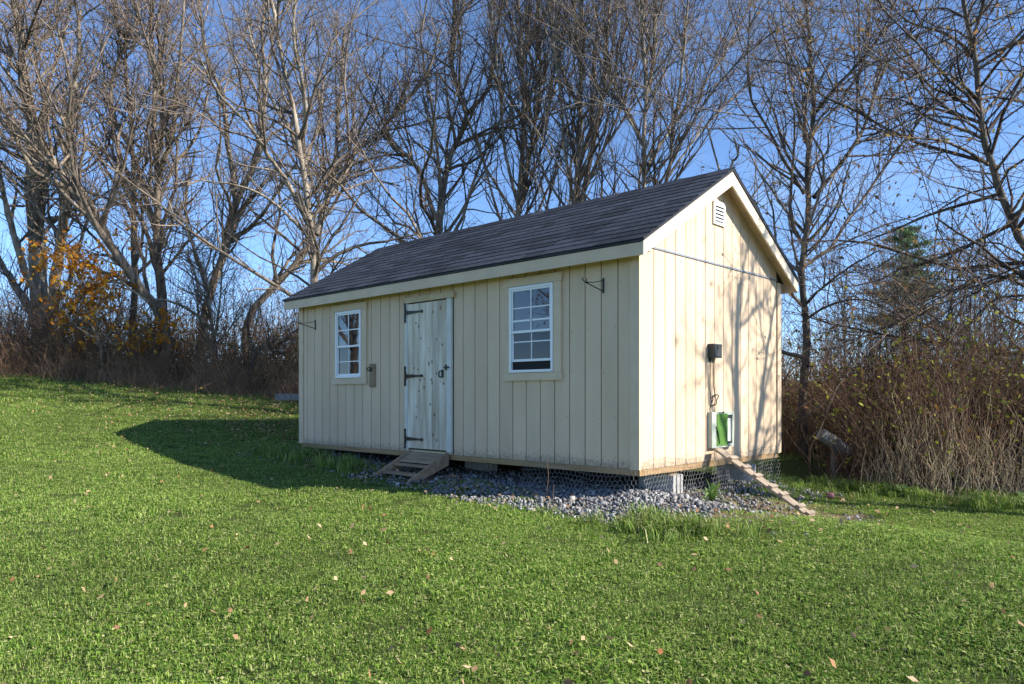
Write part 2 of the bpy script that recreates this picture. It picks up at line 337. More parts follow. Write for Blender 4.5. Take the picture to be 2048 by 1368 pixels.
# rim beams and floor joists below the siding
MB().box(-L + .02, -.006, .006, .045, -.062, -.003).build('rim_beam', M['rim'], shed)
MB().box(-.045, -.006, .05, W - .01, -.062, -.003).build('rim_beam', M['rim'], shed)
for yy in (.62, 2.3): MB().box(-L + .05, -.05, yy, yy + .14, -.10, -.064).build('floor_skid', M['rim'], shed)
# fascia and rake boards
MB().box(-L - OV + .02, OV - .022, -EV - .018, -EV + .002, 2.022, 2.142).build('fascia', M['trim'], shed)
MB().box(-L - OV + .02, OV - .022, W + EV, W + EV + .02, 2.022, 2.142).build('fascia', M['trim'], shed)
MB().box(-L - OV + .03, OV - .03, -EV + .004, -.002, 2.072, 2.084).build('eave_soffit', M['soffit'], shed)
for x0, x1 in ((OV - .02, OV), (-L - OV, -L - OV + .02)):
    for s in (1, -1):
        ye = -EV - .02 if s == 1 else W + EV + .02
        a = [(ye, zroof(ye) - .005), (YR, ZR - .005), (YR, ZR - .155), (ye, zroof(ye) - .135)]
        MB().prism(a, 'x', x0, x1).build('rake_board', M['rake'], shed)
# sloping soffit panels under the gable overhang
for s in (1, -1):
    ye = -EV if s == 1 else W + EV
    n_ = 10
    for k in range(n_):
        ya = ye + (YR - ye) * k / n_; yb = ye + (YR - ye) * (k + 1) / n_; g_ = .003 * (1 if yb > ya else -1)
        ya += g_; yb -= g_
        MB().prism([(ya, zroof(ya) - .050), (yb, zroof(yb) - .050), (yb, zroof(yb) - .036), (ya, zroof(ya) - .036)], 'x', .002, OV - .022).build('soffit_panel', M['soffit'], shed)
# roof: deck, drip edge, shingles
roof = MB()
for s in (1, -1):
    ye = -EV - .03 if s == 1 else W + EV + .03
    roof.prism([(ye, zroof(ye)), (YR, ZR), (YR, ZR + .022), (ye, zroof(ye) + .022)], 'x', -L - OV - .012, OV + .012)
roof = roof.build('roof', M['drip'], shed)
ang = math.atan(SL); sl_len = (YR + EV + .035) / math.cos(ang); NC = 14; ex = sl_len / NC
def shingle_mesh(wd, seed):
    rr = random.Random(seed); m_ = MB(); d = ex * 1.55
    m_.add([(0, 0, .012), (wd, 0, .012), (wd, d, .003), (0, d, .003), (0, 0, .001), (wd, 0, .001), (wd, d, .0), (0, d, .0)],
           [(0, 1, 2, 3), (7, 6, 5, 4), (4, 5, 1, 0), (5, 6, 2, 1), (6, 7, 3, 2), (7, 4, 0, 3)])
    me = bpy.data.meshes.new('shingle'); me.from_pydata(m_.v, [], m_.f); me.materials.append(M['shingle']); return me
sm = [(w_, shingle_mesh(w_ - .004, i)) for i, w_ in enumerate((.22, .28, .32, .38, .44))]
X0, X1 = -L - OV - .014, OV + .014
for k in range(NC):
    x = X0 - random.uniform(0, .0); s0 = k * ex
    first = True
    while x < X1 - .02:
        wd, me = random.choice(sm)
        if first: wd_eff = wd * random.uniform(.4, 1); first = False
        else: wd_eff = wd
        if X1 - (x + wd_eff) < .10: wd_eff = X1 - x
        o = bpy.data.objects.new('shingle', me); COL.objects.link(o); o.parent = roof
        o.scale = (wd_eff / wd, 1, 1)
        s_ = s0 + random.uniform(-.004, .004)
        y = -EV - .04 + s_ * math.cos(ang); z = zroof(-EV - .04) + .0225 + s_ * math.sin(ang) + .0015 * random.random()
        o.location = (x, y, z); o.rotation_euler = (ang, 0, 0)
        x += wd_eff
b_ = MB(); yb = W + EV + .04
b_.prism([(yb, zroof(yb) + .0225), (YR + .01, ZR + .0235), (YR + .01, ZR + .036), (yb, zroof(yb) + .036)], 'x', X0, X1); b_.build('back_shingles', M['shingle'], roof)
for k in range(22):
    x0 = X0 + (X1 - X0) * k / 22; x1 = min(X1 + .002, X0 + (X1 - X0) * (k + 1) / 22 + .03)
    lift = .002 if k % 2 else 0
    MB().add([(x0, YR - .13, zroof(YR - .13) + .034 + lift), (x1, YR - .13, zroof(YR - .13) + .034 + lift), (x1, YR, ZR + .043 + lift), (x0, YR, ZR + .043 + lift), (x1, YR + .13, zroof(YR + .13) + .034 + lift), (x0, YR + .13, zroof(YR + .13) + .034 + lift)],
             [(0, 1, 2, 3), (3, 2, 4, 5)]).build('ridge_cap', M['shingle'], roof)

# door
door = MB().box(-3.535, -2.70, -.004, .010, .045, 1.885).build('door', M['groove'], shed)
px = [-3.50, -3.385, -3.275, -3.15, -3.025, -2.90, -2.755]
for a, c_ in zip(px[:-1], px[1:]): MB().box(a + .002, c_ - .002, -.026, -.0045, .05, 1.88).build('plank', M['door'], door)
for a, c_ in ((-3.562, -3.503), (-2.752, -2.672)):
    MB().box(a, c_, -.032, -.0005, .03, 1.893).build('door_stile', M['oldwhite'], door)
MB().box(-3.60, -2.62, -.040, -.0008, 1.896, 1.965).build('door_header', M['rawwood'], door)
MB().box(-3.54, -2.67, -.030, .004, .005, .028).build('door_sill', M['rawwood'], door)
rk = random.Random(3)
for k in range(30):
    x = rk.uniform(-3.46, -2.79); z = rk.uniform(.12, 1.82); a = rk.uniform(.006, .016); h = a * rk.uniform(1, 2.4)
    pts = [(x + a * math.cos(q) * rk.uniform(.8, 1.1), z + h * math.sin(q) * rk.uniform(.8, 1.1)) for q in np.linspace(0, 2 * math.pi, 9)[:-1]]
    MB().prism(pts, 'y', -.0275, -.020).build('knot', M['knot'], door)
for z, mm in ((1.775, 'iron'), (.965, 'rust'), (.165, 'rust')):
    h = MB()
    h.box(-3.566, -3.532, -.040, -.0325, z - .085, z + .085)
    for dz in (-.105, .105): h.add(*(lambda q: (q.v, q.f))(MB().prism([(-3.549 + .02 * math.cos(a), z + dz + .026 * math.sin(a)) for a in np.linspace(0, 2 * math.pi, 9)[:-1]], 'y', -.040, -.0325)))
    h.tube([(-3.53, -.04, z - .05), (-3.53, -.04, z + .05)], .009, 6)
    h.prism([(-3.53, z - .026), (-3.24, z - .008), (-3.24, z + .008), (-3.53, z + .026)], 'y', -.040, -.0275)
    h.prism([(-3.225 + .026 * math.cos(a), z + .02 * math.sin(a)) for a in np.linspace(0, 2 * math.pi, 9)[:-1]], 'y', -.0402, -.0277)
    h.build('strap_hinge', M[mm], door)
h = MB(); h.prism([(-2.83 + .02 * math.cos(a), .985 + .05 * math.sin(a)) for a in np.linspace(0, 2 * math.pi, 11)[:-1]], 'y', -.034, -.0265)
h.tube([(-2.83, -.034, 1.02), (-2.835, -.075, 1.01), (-2.84, -.08, .975), (-2.85, -.06, .945), (-2.845, -.034, .94)], .009, 6); h.build('door_handle', M['iron'], door)
h = MB(); h.box(-2.80, -2.70, -.046, -.0325, 1.05, 1.066); h.box(-2.762, -2.748, -.05, -.0325, 1.025, 1.09); h.tube([(-2.72, -.046, 1.058), (-2.72, -.07, 1.058)], .006, 6); h.build('slide_latch', M['iron'], door)

# windows
def window(x0, x1, z0, z1, tx0, tx1, raised, name_):
    f_ = MB(); y0, y1 = -.034, .006; e = .028
    f_.box(x0, x0 + e, y0, y1, z0, z1); f_.box(x1 - e, x1, y0, y1, z0, z1); f_.box(x0 + e, x1 - e, y0, y1, z1 - e, z1); f_.box(x0 + e, x1 - e, y0 - .006, y1, z0, z0 + e)
    win = f_.build(name_, M['white'], shed)
    zm = (z0 + z1) / 2 + .0; a, b_ = x0 + e + .001, x1 - e - .001
    # upper sash
    s = MB(); q = .022; yu0, yu1 = -.024, -.006
    s.box(a, a + q, yu0, yu1, zm - .012, z1 - e - .001); s.box(b_ - q, b_, yu0, yu1, zm - .012, z1 - e - .001); s.box(a + q, b_ - q, yu0, yu1, z1 - e - q, z1 - e - .001); s.box(a, b_, yu0 - .006, yu1, zm - .040, zm - .013)
    s.build('upper_sash', M['white'], win)
    xm = (a + b_) / 2; zt = z1 - e - q; zmid = (zm - .012 + zt) / 2 + (.03 if raised else 0)
    MB().box(xm - .007, xm + .007, -.0215, -.0135, zm - .012, zt).build('muntin', M['white'], win)
    MB().box(a + q, xm - .008, -.0215, -.0135, zmid - .007, zmid + .007).build('muntin', M['white'], win)
    MB().box(xm + .008, b_ - q, -.0215, -.0135, zmid - .007, zmid + .007).build('muntin', M['white'], win)
    for u0, u1 in ((a + q, xm - .007), (xm + .007, b_ - q)):
        for v0, v1 in ((zm - .011, zmid - .007), (zmid + .007, zt)):
            MB().box(u0, u1, -.0130, -.0105, v0, v1).build('pane', M['glass'], win)
    # lower sash, set deeper, behind an insect screen
    s = MB(); up = .09 if raised else 0; lz0, lz1 = z0 + e + .002 + up, zm - .042
    yl0, yl1 = -.0125, -.003
    s.box(a, a + q, yl0, yl1, lz0, lz1); s.box(b_ - q, b_, yl0, yl1, lz0, lz1); s.box(a + q, b_ - q, yl0, yl1, lz0, lz0 + q + .004)
    s.build('lower_sash', M['white'] if not raised else M['white'], win)
    zc = (lz0 + lz1) / 2 + (.06 if raised else 0)
    MB().box(xm - .006, xm + .006, -.0118, -.0068, lz0 + q + .005, lz1).build('muntin', M['white'], win)
    MB().box(a + q, xm - .007, -.0118, -.0068, zc - .006, zc + .006).build('muntin', M['white'], win)
    MB().box(xm + .007, b_ - q, -.0118, -.0068, zc - .006, zc + .006).build('muntin', M['white'], win)
    for u0, u1 in ((a + q, xm - .006), (xm + .006, b_ - q)):
        for v0, v1 in ((lz0 + q + .004, zc - .006), (zc + .006, lz1)):
            MB().box(u0, u1, -.0062, -.0042, v0, v1).build('pane', M['screen'], win)
    if raised:
        MB().box(a, b_, -.0022, -.0006, z0 + e + .001, lz0 + .01).build('opening_panel', M['shade_dark'], win)  # solid sheet painted near-black for the unlit gap under the sash
        MB().box(a + q, b_ - q, -.0215, -.0138, zm + .085, zm + .105).build('sash_rail', M['white'], win)
    # trim boards
    MB().box(tx0, tx1, -.030, -.0006, z1 + .006, z1 + .098).build('trim_board', M['trim'], win)
    MB().box(tx0, tx1, -.030, -.0006, z0 - .090, z0 - .006).build('trim_board', M['trim'], win)
    MB().box(tx0 + .02, x0 - .004, -.027, -.0006, z0 - .004, z1 + .004).build('trim_board', M['trim'], win)
    MB().box(x1 + .004, tx1 - .012, -.027, -.0006, z0 - .004, z1 + .004).build('trim_board', M['trim'], win)
    return win
window(-5.145, -4.53, .968, 1.905, -5.23, -4.405, False, 'window')
w2 = window(-1.705, -1.07, .968, 1.912, -1.79, -.952, True, 'window')
# plant hanger brackets
for x, z, s in ((-.43, 1.81, -1), (-5.72, 1.77, -1)):
    h = MB(); h.box(x - .008, x + .008, -.012, -.0005, z - .075, z + .075)
    h.tube([(x, -.010, z - .055), (x - .02, -.16, z - .015), (x - .03, -.26, z + .01), (x - .035, -.30, z + .035), (x - .03, -.285, z + .055)], .0055, 6)
    h.tube([(x, -.010, z + .05), (x - .02, -.14, z + .02), (x - .03, -.25, z + .012)], .0045, 6)
    h.tube([(x - .025, -.22, z + .004), (x - .03, -.245, z + .03), (x - .028, -.232, z + .05)], .0045, 6)
    h.build('hanger_bracket', M['iron'], shed)
wb = MB().box(-4.342, -4.222, -.022, -.0006, .835, 1.148).build('wood_block', M['steps'], shed)
h = MB(); h.prism([(-4.30 + .03 * math.cos(a), 1.075 + .022 * math.sin(a)) for a in np.linspace(0, 2 * math.pi, 9)[:-1]], 'y', -.034, -.0225); h.tube([(-4.33, -.028, 1.10), (-4.36, -.05, 1.085), (-4.33, -.055, 1.055), (-4.29, -.03, 1.055)], .008, 6); h.build('gate_hook', M['iron'], wb)
# gable: vent, power box, cables, poultry door
v = MB(); y0, y1, z0, z1 = 1.405, 1.665, 2.60, 2.86
v.box(.0008, .022, y0, y0 + .03, z0, z1); v.box(.0008, .022, y1 - .03, y1, z0, z1); v.box(.0008, .022, y0 + .03, y1 - .03, z0, z0 + .03); v.box(.0008, .022, y0 + .03, y1 - .03, z1 - .03, z1)
vent = v.build('gable_vent', M['white'], shed)
MB().box(.0008, .003, y0 + .03, y1 - .03, z0 + .03, z1 - .03).build('vent_shade_sheet', M['shade_dark'], vent)  # sheet painted near-black, as the shade behind the slats
for k in range(5):
    zc = z0 + .05 + k * .040
    MB().prism([(.004, zc + .022), (.006, zc + .026), (.026, zc - .004), (.024, zc - .008)], 'y', y0 + .031, y1 - .031).build('slat', M['white'], vent)
bx = MB(); bx.box(.001, .075, 1.30, 1.485, 1.125, 1.275); bx.box(.075, .082, 1.315, 1.47, 1.14, 1.262); pbox = bx.build('power_box', M['boxgrey'], shed)
MB().prism([(1.37 + .012 * math.cos(a), 1.235 + .012 * math.sin(a)) for a in np.linspace(0, 6.28, 9)[:-1]], 'x', .082, .086).build('box_knob', M['cable'], pbox)
MB().box(.001, .02, 1.33, 1.35, 1.09, 1.125).build('cable_gland', M['cable'], pbox)
cb = MB(); cb.tube([(.012, 1.345, 1.125), (.014, 1.335, .95), (.016, 1.325, .78), (.03, 1.33, .66), (.02, 1.315, .56), (.03, 1.345, .45), (.070, 1.40, .33), (.072, 1.44, .20), (.03, 1.43, .14)], .0055, 5)
cb.tube([(.012, 1.40, 1.125), (.014, 1.41, .95), (.016, 1.41, .80), (.03, 1.42, .70)], .0055, 5)
lp = [(.022 + .012 * math.sin(3 * a), 1.40 + .075 * math.cos(a) + .02, .665 + .05 * math.sin(a) + .03 * math.cos(a)) for a in np.linspace(0, 9, 30)]
cb.tube(lp, .006, 5); cb.build('power_cable', M['cable'], shed)
d = MB(); y0, y1, z0, z1 = 1.30, 1.80, .145, .535; e = .035
d.box(.001, .055, y0, y0 + .10, z0, z1); d.box(.001, .055, y1 - e, y1, z0, z1); d.box(.001, .055, y0 + .10, y1 - e, z1 - e, z1); d.box(.001, .055, y0 + .10, y1 - e, z0, z0 + e); d.box(.001, .012, y0 + .1, y1 - e, z0 + e, z1 - e)
pd = d.build('poultry_door', M['frameg'], shed)
MB().box(.0555, .063, 1.402, 1.64, z0 + .02, z1 - .02).build('sliding_panel', M['green'], pd)
MB().box(.0125, .036, 1.652, 1.752, z0 + .06, z1 - .075).build('opening_panel', M['white'], pd)
MB().box(.03, .05, 1.645, 1.763, z1 - .062, z1 - .048).build('track', M['boxgrey'], pd); MB().box(.03, .05, 1.645, 1.763, z0 + .040, z0 + .054).build('track', M['boxgrey'], pd)
MB().box(.0635, .072, 1.52, 1.54, z1 - .016, z1 + .004).build('bracket', M['boxgrey'], pd)
# screw dots on the boards
sc = MB(); rs = random.Random(5)
for g in gE[1:-1]:
    for z in (.10, .45, .82, 1.22, 1.62, 2.02, 2.25, 2.55):
        if z < zroof(g) - .2:
            yy = g + rs.choice((-.03, .03)); zz = z + rs.uniform(-.03, .03); sc.prism([(yy + .005 * math.cos(a), zz + .005 * math.sin(a)) for a in np.linspace(0, 6.28, 7)[:-1]], 'x', .0002, .0012)
for g in edges[1:-1]:
    for z in (.10, .5, .95, 1.4, 1.85):
        xx = g + rs.choice((-.03, .03)); zz = z + rs.uniform(-.03, .03)
        if not (DX0 - .05 < xx < DX1 + .05) and not (-5.25 < xx < -4.2 and .8 < zz < 2.05) and not (-1.82 < xx < -.93 and .85 < zz < 2.03): sc.prism([(xx + .0045 * math.cos(a), zz + .0045 * math.sin(a)) for a in np.linspace(0, 6.28, 7)[:-1]], 'y', -.0012, -.0002)
tag(sc.build('screw_heads', M['rust'], shed), kind='stuff')
# chicken wire stapled round the base of the near corner
def wire_strip(fn, length, zt, zb, name_):
    P = []; a = .030; hx = a * math.sqrt(3); nxw = int(length / hx)
    r_ = random.Random(9)
    def pt(s, zq): return fn(s, zq)
    for j in range(int((zt - zb) / (1.5 * a)) + 1):
        for i in range(nxw):
            s = i * hx + (hx / 2 if j % 2 else 0); z = zt - j * 1.5 * a
            A = pt(s, z); B = pt(s + hx / 2, z - a / 2); C_ = pt(s + hx, z); D_ = pt(s + hx / 2, z - 1.5 * a)
            if r_.random() < .97: P += [(A, B)]
            if r_.random() < .97: P += [(B, C_)]
            if r_.random() < .97: P += [(B, D_)]
    P = np.array(P); V, Q = tube_np(P, np.full((len(P), 2), .0014), 3)
    return mesh_np(name_, V, Q, None, M['wire'], shed, False)
def wob(s, z): return .012 * math.sin(s * 7 + z * 9) + .006 * math.sin(s * 23 + 1) + (.10 * max(0, -.06 - z))
def fg(s, z): zz = z + .02 * math.sin(s * 5); return (.018 + wob(s, zz), .02 + s, max(zz, float(gz(.05, s)) + .02))
def ff(s, z):
    zz = z + .02 * math.sin(s * 6 + 2) - .05 * ss(.6, 1.6, s) * 0; return (-s - .0, -.026 - wob(s, zz) * 1.4, max(zz, float(gz(-s, -.05)) + .015))
wire_strip(fg, 3.05, .085, -.33, 'chicken_wire')
wire_strip(ff, 1.55, .07, -.30, 'chicken_wire')

# ------------------------------------------------------------------ things round the shed
def block(x0, y0, z1, name_='concrete_block'):
    """hollow block, long side along x, cores open to the side faces"""
    m_ = MB(); l, d_, h_ = .40, .195, .19; z0 = z1 - h_; th = .032
    m_.box(x0, x0 + l, y0, y0 + th, z0, z1); m_.box(x0, x0 + l, y0 + d_ - th, y0 + d_, z0, z1)
    for q in (0, (l - th) / 2, l - th): m_.box(x0 + q, x0 + q + th, y0 + th, y0 + d_ - th, z0, z1)
    for q in (0, .075, .15): m_.box(x0 + l, x0 + l + .012, y0 + q + .004, y0 + q + .040, z0, z1)
    return m_.build(name_, M['concrete'])
bl = block(-.41, .595, -.100); tag(bl, 'grey hollow concrete block behind chicken wire at the sunlit gable end near front corner', 'block', 'blocks carrying the shed')
bl = block(-.41, 2.27, -.100); tag(bl, 'grey concrete block under the gable wall beyond the ramp', 'block', 'blocks carrying the shed')
for xx, yy in ((-3.1, .595), (-6.0, .595), (-3.1, 2.27), (-6.0, 2.27)):
    bl = block(xx, yy, -.100); tag(bl, 'concrete block in the dark beneath the shed floor', 'block', 'blocks hidden under the shed')
# wooden steps at the door
st = empty('door_steps', (-3.08, -.35, float(gz(-3.08, -.5)))); tag(st, 'small brown wooden steps leaning below the plank door', 'steps')
st_m = Matrix.Translation(-Vector(st.location))
def stp(mb, name_, m_): o = mb.build(name_, m_, st); o.data.transform(st_m); return o
zf = float(gz(-3.1, -.60)) - .01
for x in (-3.46, -2.755):
    stp(MB().prism([(-.022, .03), (-.022, -.13), (-.10, -.18), (-.74, zf), (-.62, zf + .005), (-.60, zf + .03)][::-1] if False else [(-.022, .035), (-.60, zf + .035), (-.64, zf), (-.47, zf), (-.022, -.125)], 'x', x, x + .036), 'stringer', M['steps'])
def sline(f_): return (-.022 + f_ * (-.60 + .022), .035 + f_ * (zf + .03 - .035))
stp(MB().beam((-3.085, -.05, -.012), (-3.085, -.22, -.095), (.333, 0, 0), (0, .006, .013)), 'top_board', M['steps'])
for f_ in (.50, .80):
    y, z = sline(f_); stp(MB().box(-3.423, -2.757, y - .01, y + .10, z - .040, z - .012), 'tread', M['steps'])
# poultry ramp with cleats
p0 = Vector((.09, 1.36, .135)); zt = float(gz(1.08, 1.37)); p1 = Vector((1.10, 1.37, zt + .012))
rp = empty('poultry_ramp', (1.10, 1.37, zt)); tag(rp, 'weathered plank ramp with cleats leading up to the green poultry door', 'ramp')
rm_ = Matrix.Translation(-Vector(rp.location)); dv = (p1 - p0).normalized(); nv = dv.cross(Vector((0, 1, 0))).normalized(); nv = nv if nv.z > 0 else -nv
def rpp(mb, name_): o = mb.build(name_, M['ramp'], rp); o.data.transform(rm_); return o
rpp(MB().beam(p0, p1, (0, .075, 0), nv * .011), 'plank')
for f_ in (.17, .31, .44, .60, .71, .88, .975):
    c_ = p0.lerp(p1, f_) + nv * .024; rpp(MB().beam(c_ - dv * .022, c_ + dv * .022, (0, .078, 0), nv * .0125), 'cleat')
# grey rail standing behind the far corner of the shed
rl = empty('timber_rail', (-6.6, 3.6, float(gz(-6.6, 3.6)))); tag(rl, 'grey weathered timber rail sticking out behind the shed', 'rail')
zq = at(575, 794, 14.0)[2]; A_ = at(551, 794, 14.0); B_ = at(660, 794, 14.0)
rm2 = Matrix.Translation(-Vector(rl.location))
o = MB().beam(A_, B_, Vector((B_ - A_)).normalized().cross(Vector((0, 0, 1))) * .02, (0, 0, .062)).build('board', M['greywood'], rl); o.data.transform(rm2)
pm = A_ * .35 + B_ * .65
for f_ in (.45, .9):
    pm = A_ * (1 - f_) + B_ * f_; g0 = float(gz(pm[0], pm[1])); o = MB().box(pm[0] - .04, pm[0] + .04, pm[1] + .03, pm[1] + .11, g0 - .05, zq + .02).build('post', M['greywood'], rl); o.data.transform(rm2)
# white plastic pipe under the floor
pz = float(gz(-3.95, .25)); pp = MB().tube([(-3.80, .16, pz + .075), (-4.10, .62, pz + .075)], .072, 14); pp.tube([(-3.798, .157, pz + .075), (-3.79, .145, pz + .075)], .035, 10)
tag(pp.build('plastic_canister', M['plastic_white'], None, False), 'white plastic canister lying under the shed floor beside the steps', 'canister')

# ------------------------------------------------------------------ scatter helpers
def leaf_quads(P, size, rng, flat=0., droop=0., aspect=.55):
    """bent two-quad leaves at points P; returns verts and quads"""
    n = len(P); d = unit(rng.normal(size=(n, 3)) * np.array([1, 1, 1 - flat]) + np.array([0, 0, -droop])); s = size * rng.uniform(.6, 1.3, (n, 1))
    u = unit(np.cross(d, rng.normal(size=(n, 3)) * np.array([1 - flat, 1 - flat, 1]) + np.array([0, 0, 1e-3]))); nn = np.cross(d, u)
    a = P; m_ = P + d * s * .5; e = P + d * s + nn * s * .15; wv = u * s * aspect * .5; up = nn * s * .13
    V = np.stack([a, m_ + wv + up, e, m_ - wv + up], 1).reshape(-1, 3); i = np.arange(n)[:, None] * 4
    T = np.concatenate([i + np.array([[0, 1, 2]]), i + np.array([[0, 2, 3]])], 0)
    return V, T
def stems_np(base, top, bend, K, r0, r1, n, rng):
    """bent stems from base to top points (N,3)"""
    tt = np.linspace(0, 1, K)[None, :, None]; P = base[:, None] * (1 - tt) + top[:, None] * tt
    off = rng.normal(size=(len(base), 1, 3)) * bend; P = P + off * (np.sin(tt * np.pi)) + rng.normal(size=P.shape) * bend * .15 * (tt > 0)
    rr = (r0[:, None] * (1 - np.linspace(0, 1, K)[None]) + r1 * np.linspace(0, 1, K)[None]); return tube_np(P, rr, n)

# ------------------------------------------------------------------ gravel
def stones(pts, sizes, rng):
    iv = np.array([(-1, -1, -1), (1, -1, -1), (1, 1, -1), (-1, 1, -1), (-1, -1, 1), (1, -1, 1), (1, 1, 1), (-1, 1, 1)], float) * .72
    it = np.array([(0, 2, 1), (0, 3, 2), (4, 5, 6), (4, 6, 7), (0, 1, 5), (0, 5, 4), (1, 2, 6), (1, 6, 5), (2, 3, 7), (2, 7, 6), (3, 0, 4), (3, 4, 7)])
    n = len(pts); V = (iv[None] * rng.uniform(.45, 1.3, (n, 8, 1)) + rng.normal(0, .18, (n, 8, 3))) * (sizes[:, None, None] * rng.uniform(.6, 1.3, (n, 1, 3)))
    b = rng.uniform(-.7, .7, (n, 1)); V = np.stack([V[..., 0], V[..., 1] * np.cos(b) - V[..., 2] * np.sin(b), V[..., 1] * np.sin(b) + V[..., 2] * np.cos(b)], -1)
    a = rng.uniform(0, 6.28, n); ca, sa = np.cos(a)[:, None], np.sin(a)[:, None]
    V = np.stack([V[..., 0] * ca - V[..., 1] * sa, V[..., 0] * sa + V[..., 1] * ca, V[..., 2]], -1) + pts[:, None]
    return V.reshape(-1, 3), (np.arange(n)[:, None, None] * 8 + it[None]).reshape(-1, 3)
gp = []
def put(n, fx, fy, dens, zo):
    x = fx(n); y = fy(n); k = rng.random(n) < dens(x, y); x, y = x[k], y[k]; gp.append(np.stack([x, y, gz(x, y) + zo(x, y)], -1))
mound = lambda x, y: .06 * np.exp(-((x + .05) / .8) ** 2 - ((y - .25) / .75) ** 2)
put(9000, lambda n: rng.uniform(-6.5, .3, n), lambda n: rng.uniform(-1.05, .9, n), lambda x, y: np.clip(ss(-1.05, -.75, y) * (.30 + .70 * ss(-3.2, -1.5, x)), 0, 1) * (1 - .6 * ss(.3, .9, y)), lambda x, y: mound(x, y) + rng.uniform(0, .02, len(x)))
put(3600, lambda n: rng.normal(-.05, .55, n), lambda n: rng.normal(.15, .55, n), lambda x, y: (y > -.95) * (x < .85) * .95, lambda x, y: mound(x, y) * rng.uniform(.3, 1.05, len(x)) + .005)
put(1500, lambda n: rng.uniform(-.5, .8, n), lambda n: rng.uniform(.7, 3.2, n), lambda x, y: .9 - .6 * ss(.3, .8, x), lambda x, y: rng.uniform(0, .02, len(x)))
put(700, lambda n: rng.uniform(.1, 2.0, n), lambda n: rng.uniform(-1.0, 3.2, n), lambda x, y: .6 + 0 * x, lambda x, y: 0 * x)
gp = np.concatenate(gp); V, T = stones(gp, rng.uniform(.007, .021, len(gp)) * (1 + .5 * (rng.random(len(gp)) < .08)), rng)
tag(mesh_np('gravel', V, None, T, M['stone'], None, False), 'blue grey and white crushed gravel spread round the shed base', 'gravel', kind='stuff')

# ------------------------------------------------------------------ lawn grass (instanced tufts)
def tuft(seed, n, h, spread, wd, broad=0):
    r_ = np.random.default_rng(seed); V = []; T = []
    for i in range(n):
        a = r_.uniform(0, 6.283); rad = spread * math.sqrt(r_.random()); bx_, by_ = rad * math.cos(a), rad * math.sin(a)
        th = r_.uniform(0, 6.283); ln = h * r_.uniform(.5, 1.25); lean = r_.uniform(.25, 1.25); w_ = wd * r_.uniform(.7, 1.3)
        dx, dy = math.cos(th), math.sin(th); px_, py_ = -dy * w_ / 2, dx * w_ / 2
        m1 = (bx_ + dx * ln * .35 * lean, by_ + dy * ln * .35 * lean, ln * .6); e = (bx_ + dx * ln * lean, by_ + dy * ln * lean, ln * (.95 - .35 * lean))
        k = len(V); V += [(bx_ - px_, by_ - py_, -.01), (bx_ + px_, by_ + py_, -.01), (m1[0] - px_, m1[1] - py_, m1[2]), (m1[0] + px_, m1[1] + py_, m1[2]), e]
        T += [(k, k + 1, k + 3), (k, k + 3, k + 2), (k + 2, k + 3, k + 4)]
    for i in range(broad):
        a = r_.uniform(0, 6.283); rad = spread * math.sqrt(r_.random()); th = r_.uniform(0, 6.283); c_ = np.array([rad * math.cos(a), rad * math.sin(a), h * r_.uniform(.25, .7)]); s = r_.uniform(.007, .013)
        d_ = np.array([math.cos(th), math.sin(th), r_.uniform(-.3, .5)]); u_ = np.array([-math.sin(th), math.cos(th), r_.uniform(-.3, .3)])
        k = len(V); V += [tuple(c_ - d_ * s), tuple(c_ + u_ * s * .7), tuple(c_ + d_ * s), tuple(c_ - u_ * s * .7)]; T += [(k, k + 1, k + 2), (k, k + 2, k + 3)]
    return np.array(V), np.array(T)
gmat = bpy.data.materials.new('grass_blades'); gmat.use_nodes = True; t = gmat.node_tree; b = t.nodes['Principled BSDF']; b.inputs['Roughness'].default_value = .5; b.inputs['Specular IOR Level'].default_value = .35
isl = t.nodes.new('ShaderNodeNewGeometry'); oi = t.nodes.new('ShaderNodeObjectInfo')
r_ = t.nodes.new('ShaderNodeValToRGB'); els = r_.color_ramp.elements
cols = [(0, (.04, .10, .012)), (.26, (.135, .26, .03)), (.58, (.245, .385, .055)), (.83, (.37, .45, .11)), (1., (.62, .55, .30))]
while len(els) < len(cols): els.new(.5)
for e_, (p_, c_) in zip(els, cols): e_.position = p_; e_.color = (*c_, 1)
t.links.new(isl.outputs['Random Per Island'], r_.inputs['Fac'])
tcx = t.nodes.new('ShaderNodeTexCoord'); at_ = t.nodes.new('ShaderNodeAttribute'); at_.attribute_type = 'INSTANCER'; at_.attribute_name = 'tone'
mr = t.nodes.new('ShaderNodeMapRange'); mr.inputs['To Min'].default_value = .62; mr.inputs['To Max'].default_value = 1.25; t.links.new(at_.outputs['Fac'], mr.inputs['Value'])
mu = t.nodes.new('ShaderNodeMix'); mu.data_type = 'RGBA'; mu.blend_type = 'MULTIPLY'; mu.inputs[0].default_value = 1; t.links.new(r_.outputs[0], mu.inputs[6]); t.links.new(mr.outputs[0], mu.inputs[7])
t.links.new(mu.outputs[2], b.inputs['Base Color']); tr = t.nodes.new('ShaderNodeBsdfTranslucent'); t.links.new(mu.outputs[2], tr.inputs['Color']); ms = t.nodes.new('ShaderNodeMixShader'); ms.inputs[0].default_value = .35
t.links.new(b.outputs[0], ms.inputs[1]); t.links.new(tr.outputs[0], ms.inputs[2]); t.links.new(ms.outputs[0], t.nodes['Material Output'].inputs['Surface'])
def mesh_only(name, V, T, m):
    me = bpy.data.meshes.new(name); me.from_pydata(V.tolist(), [], T.tolist()); me.materials.append(m); return me
tufts = []
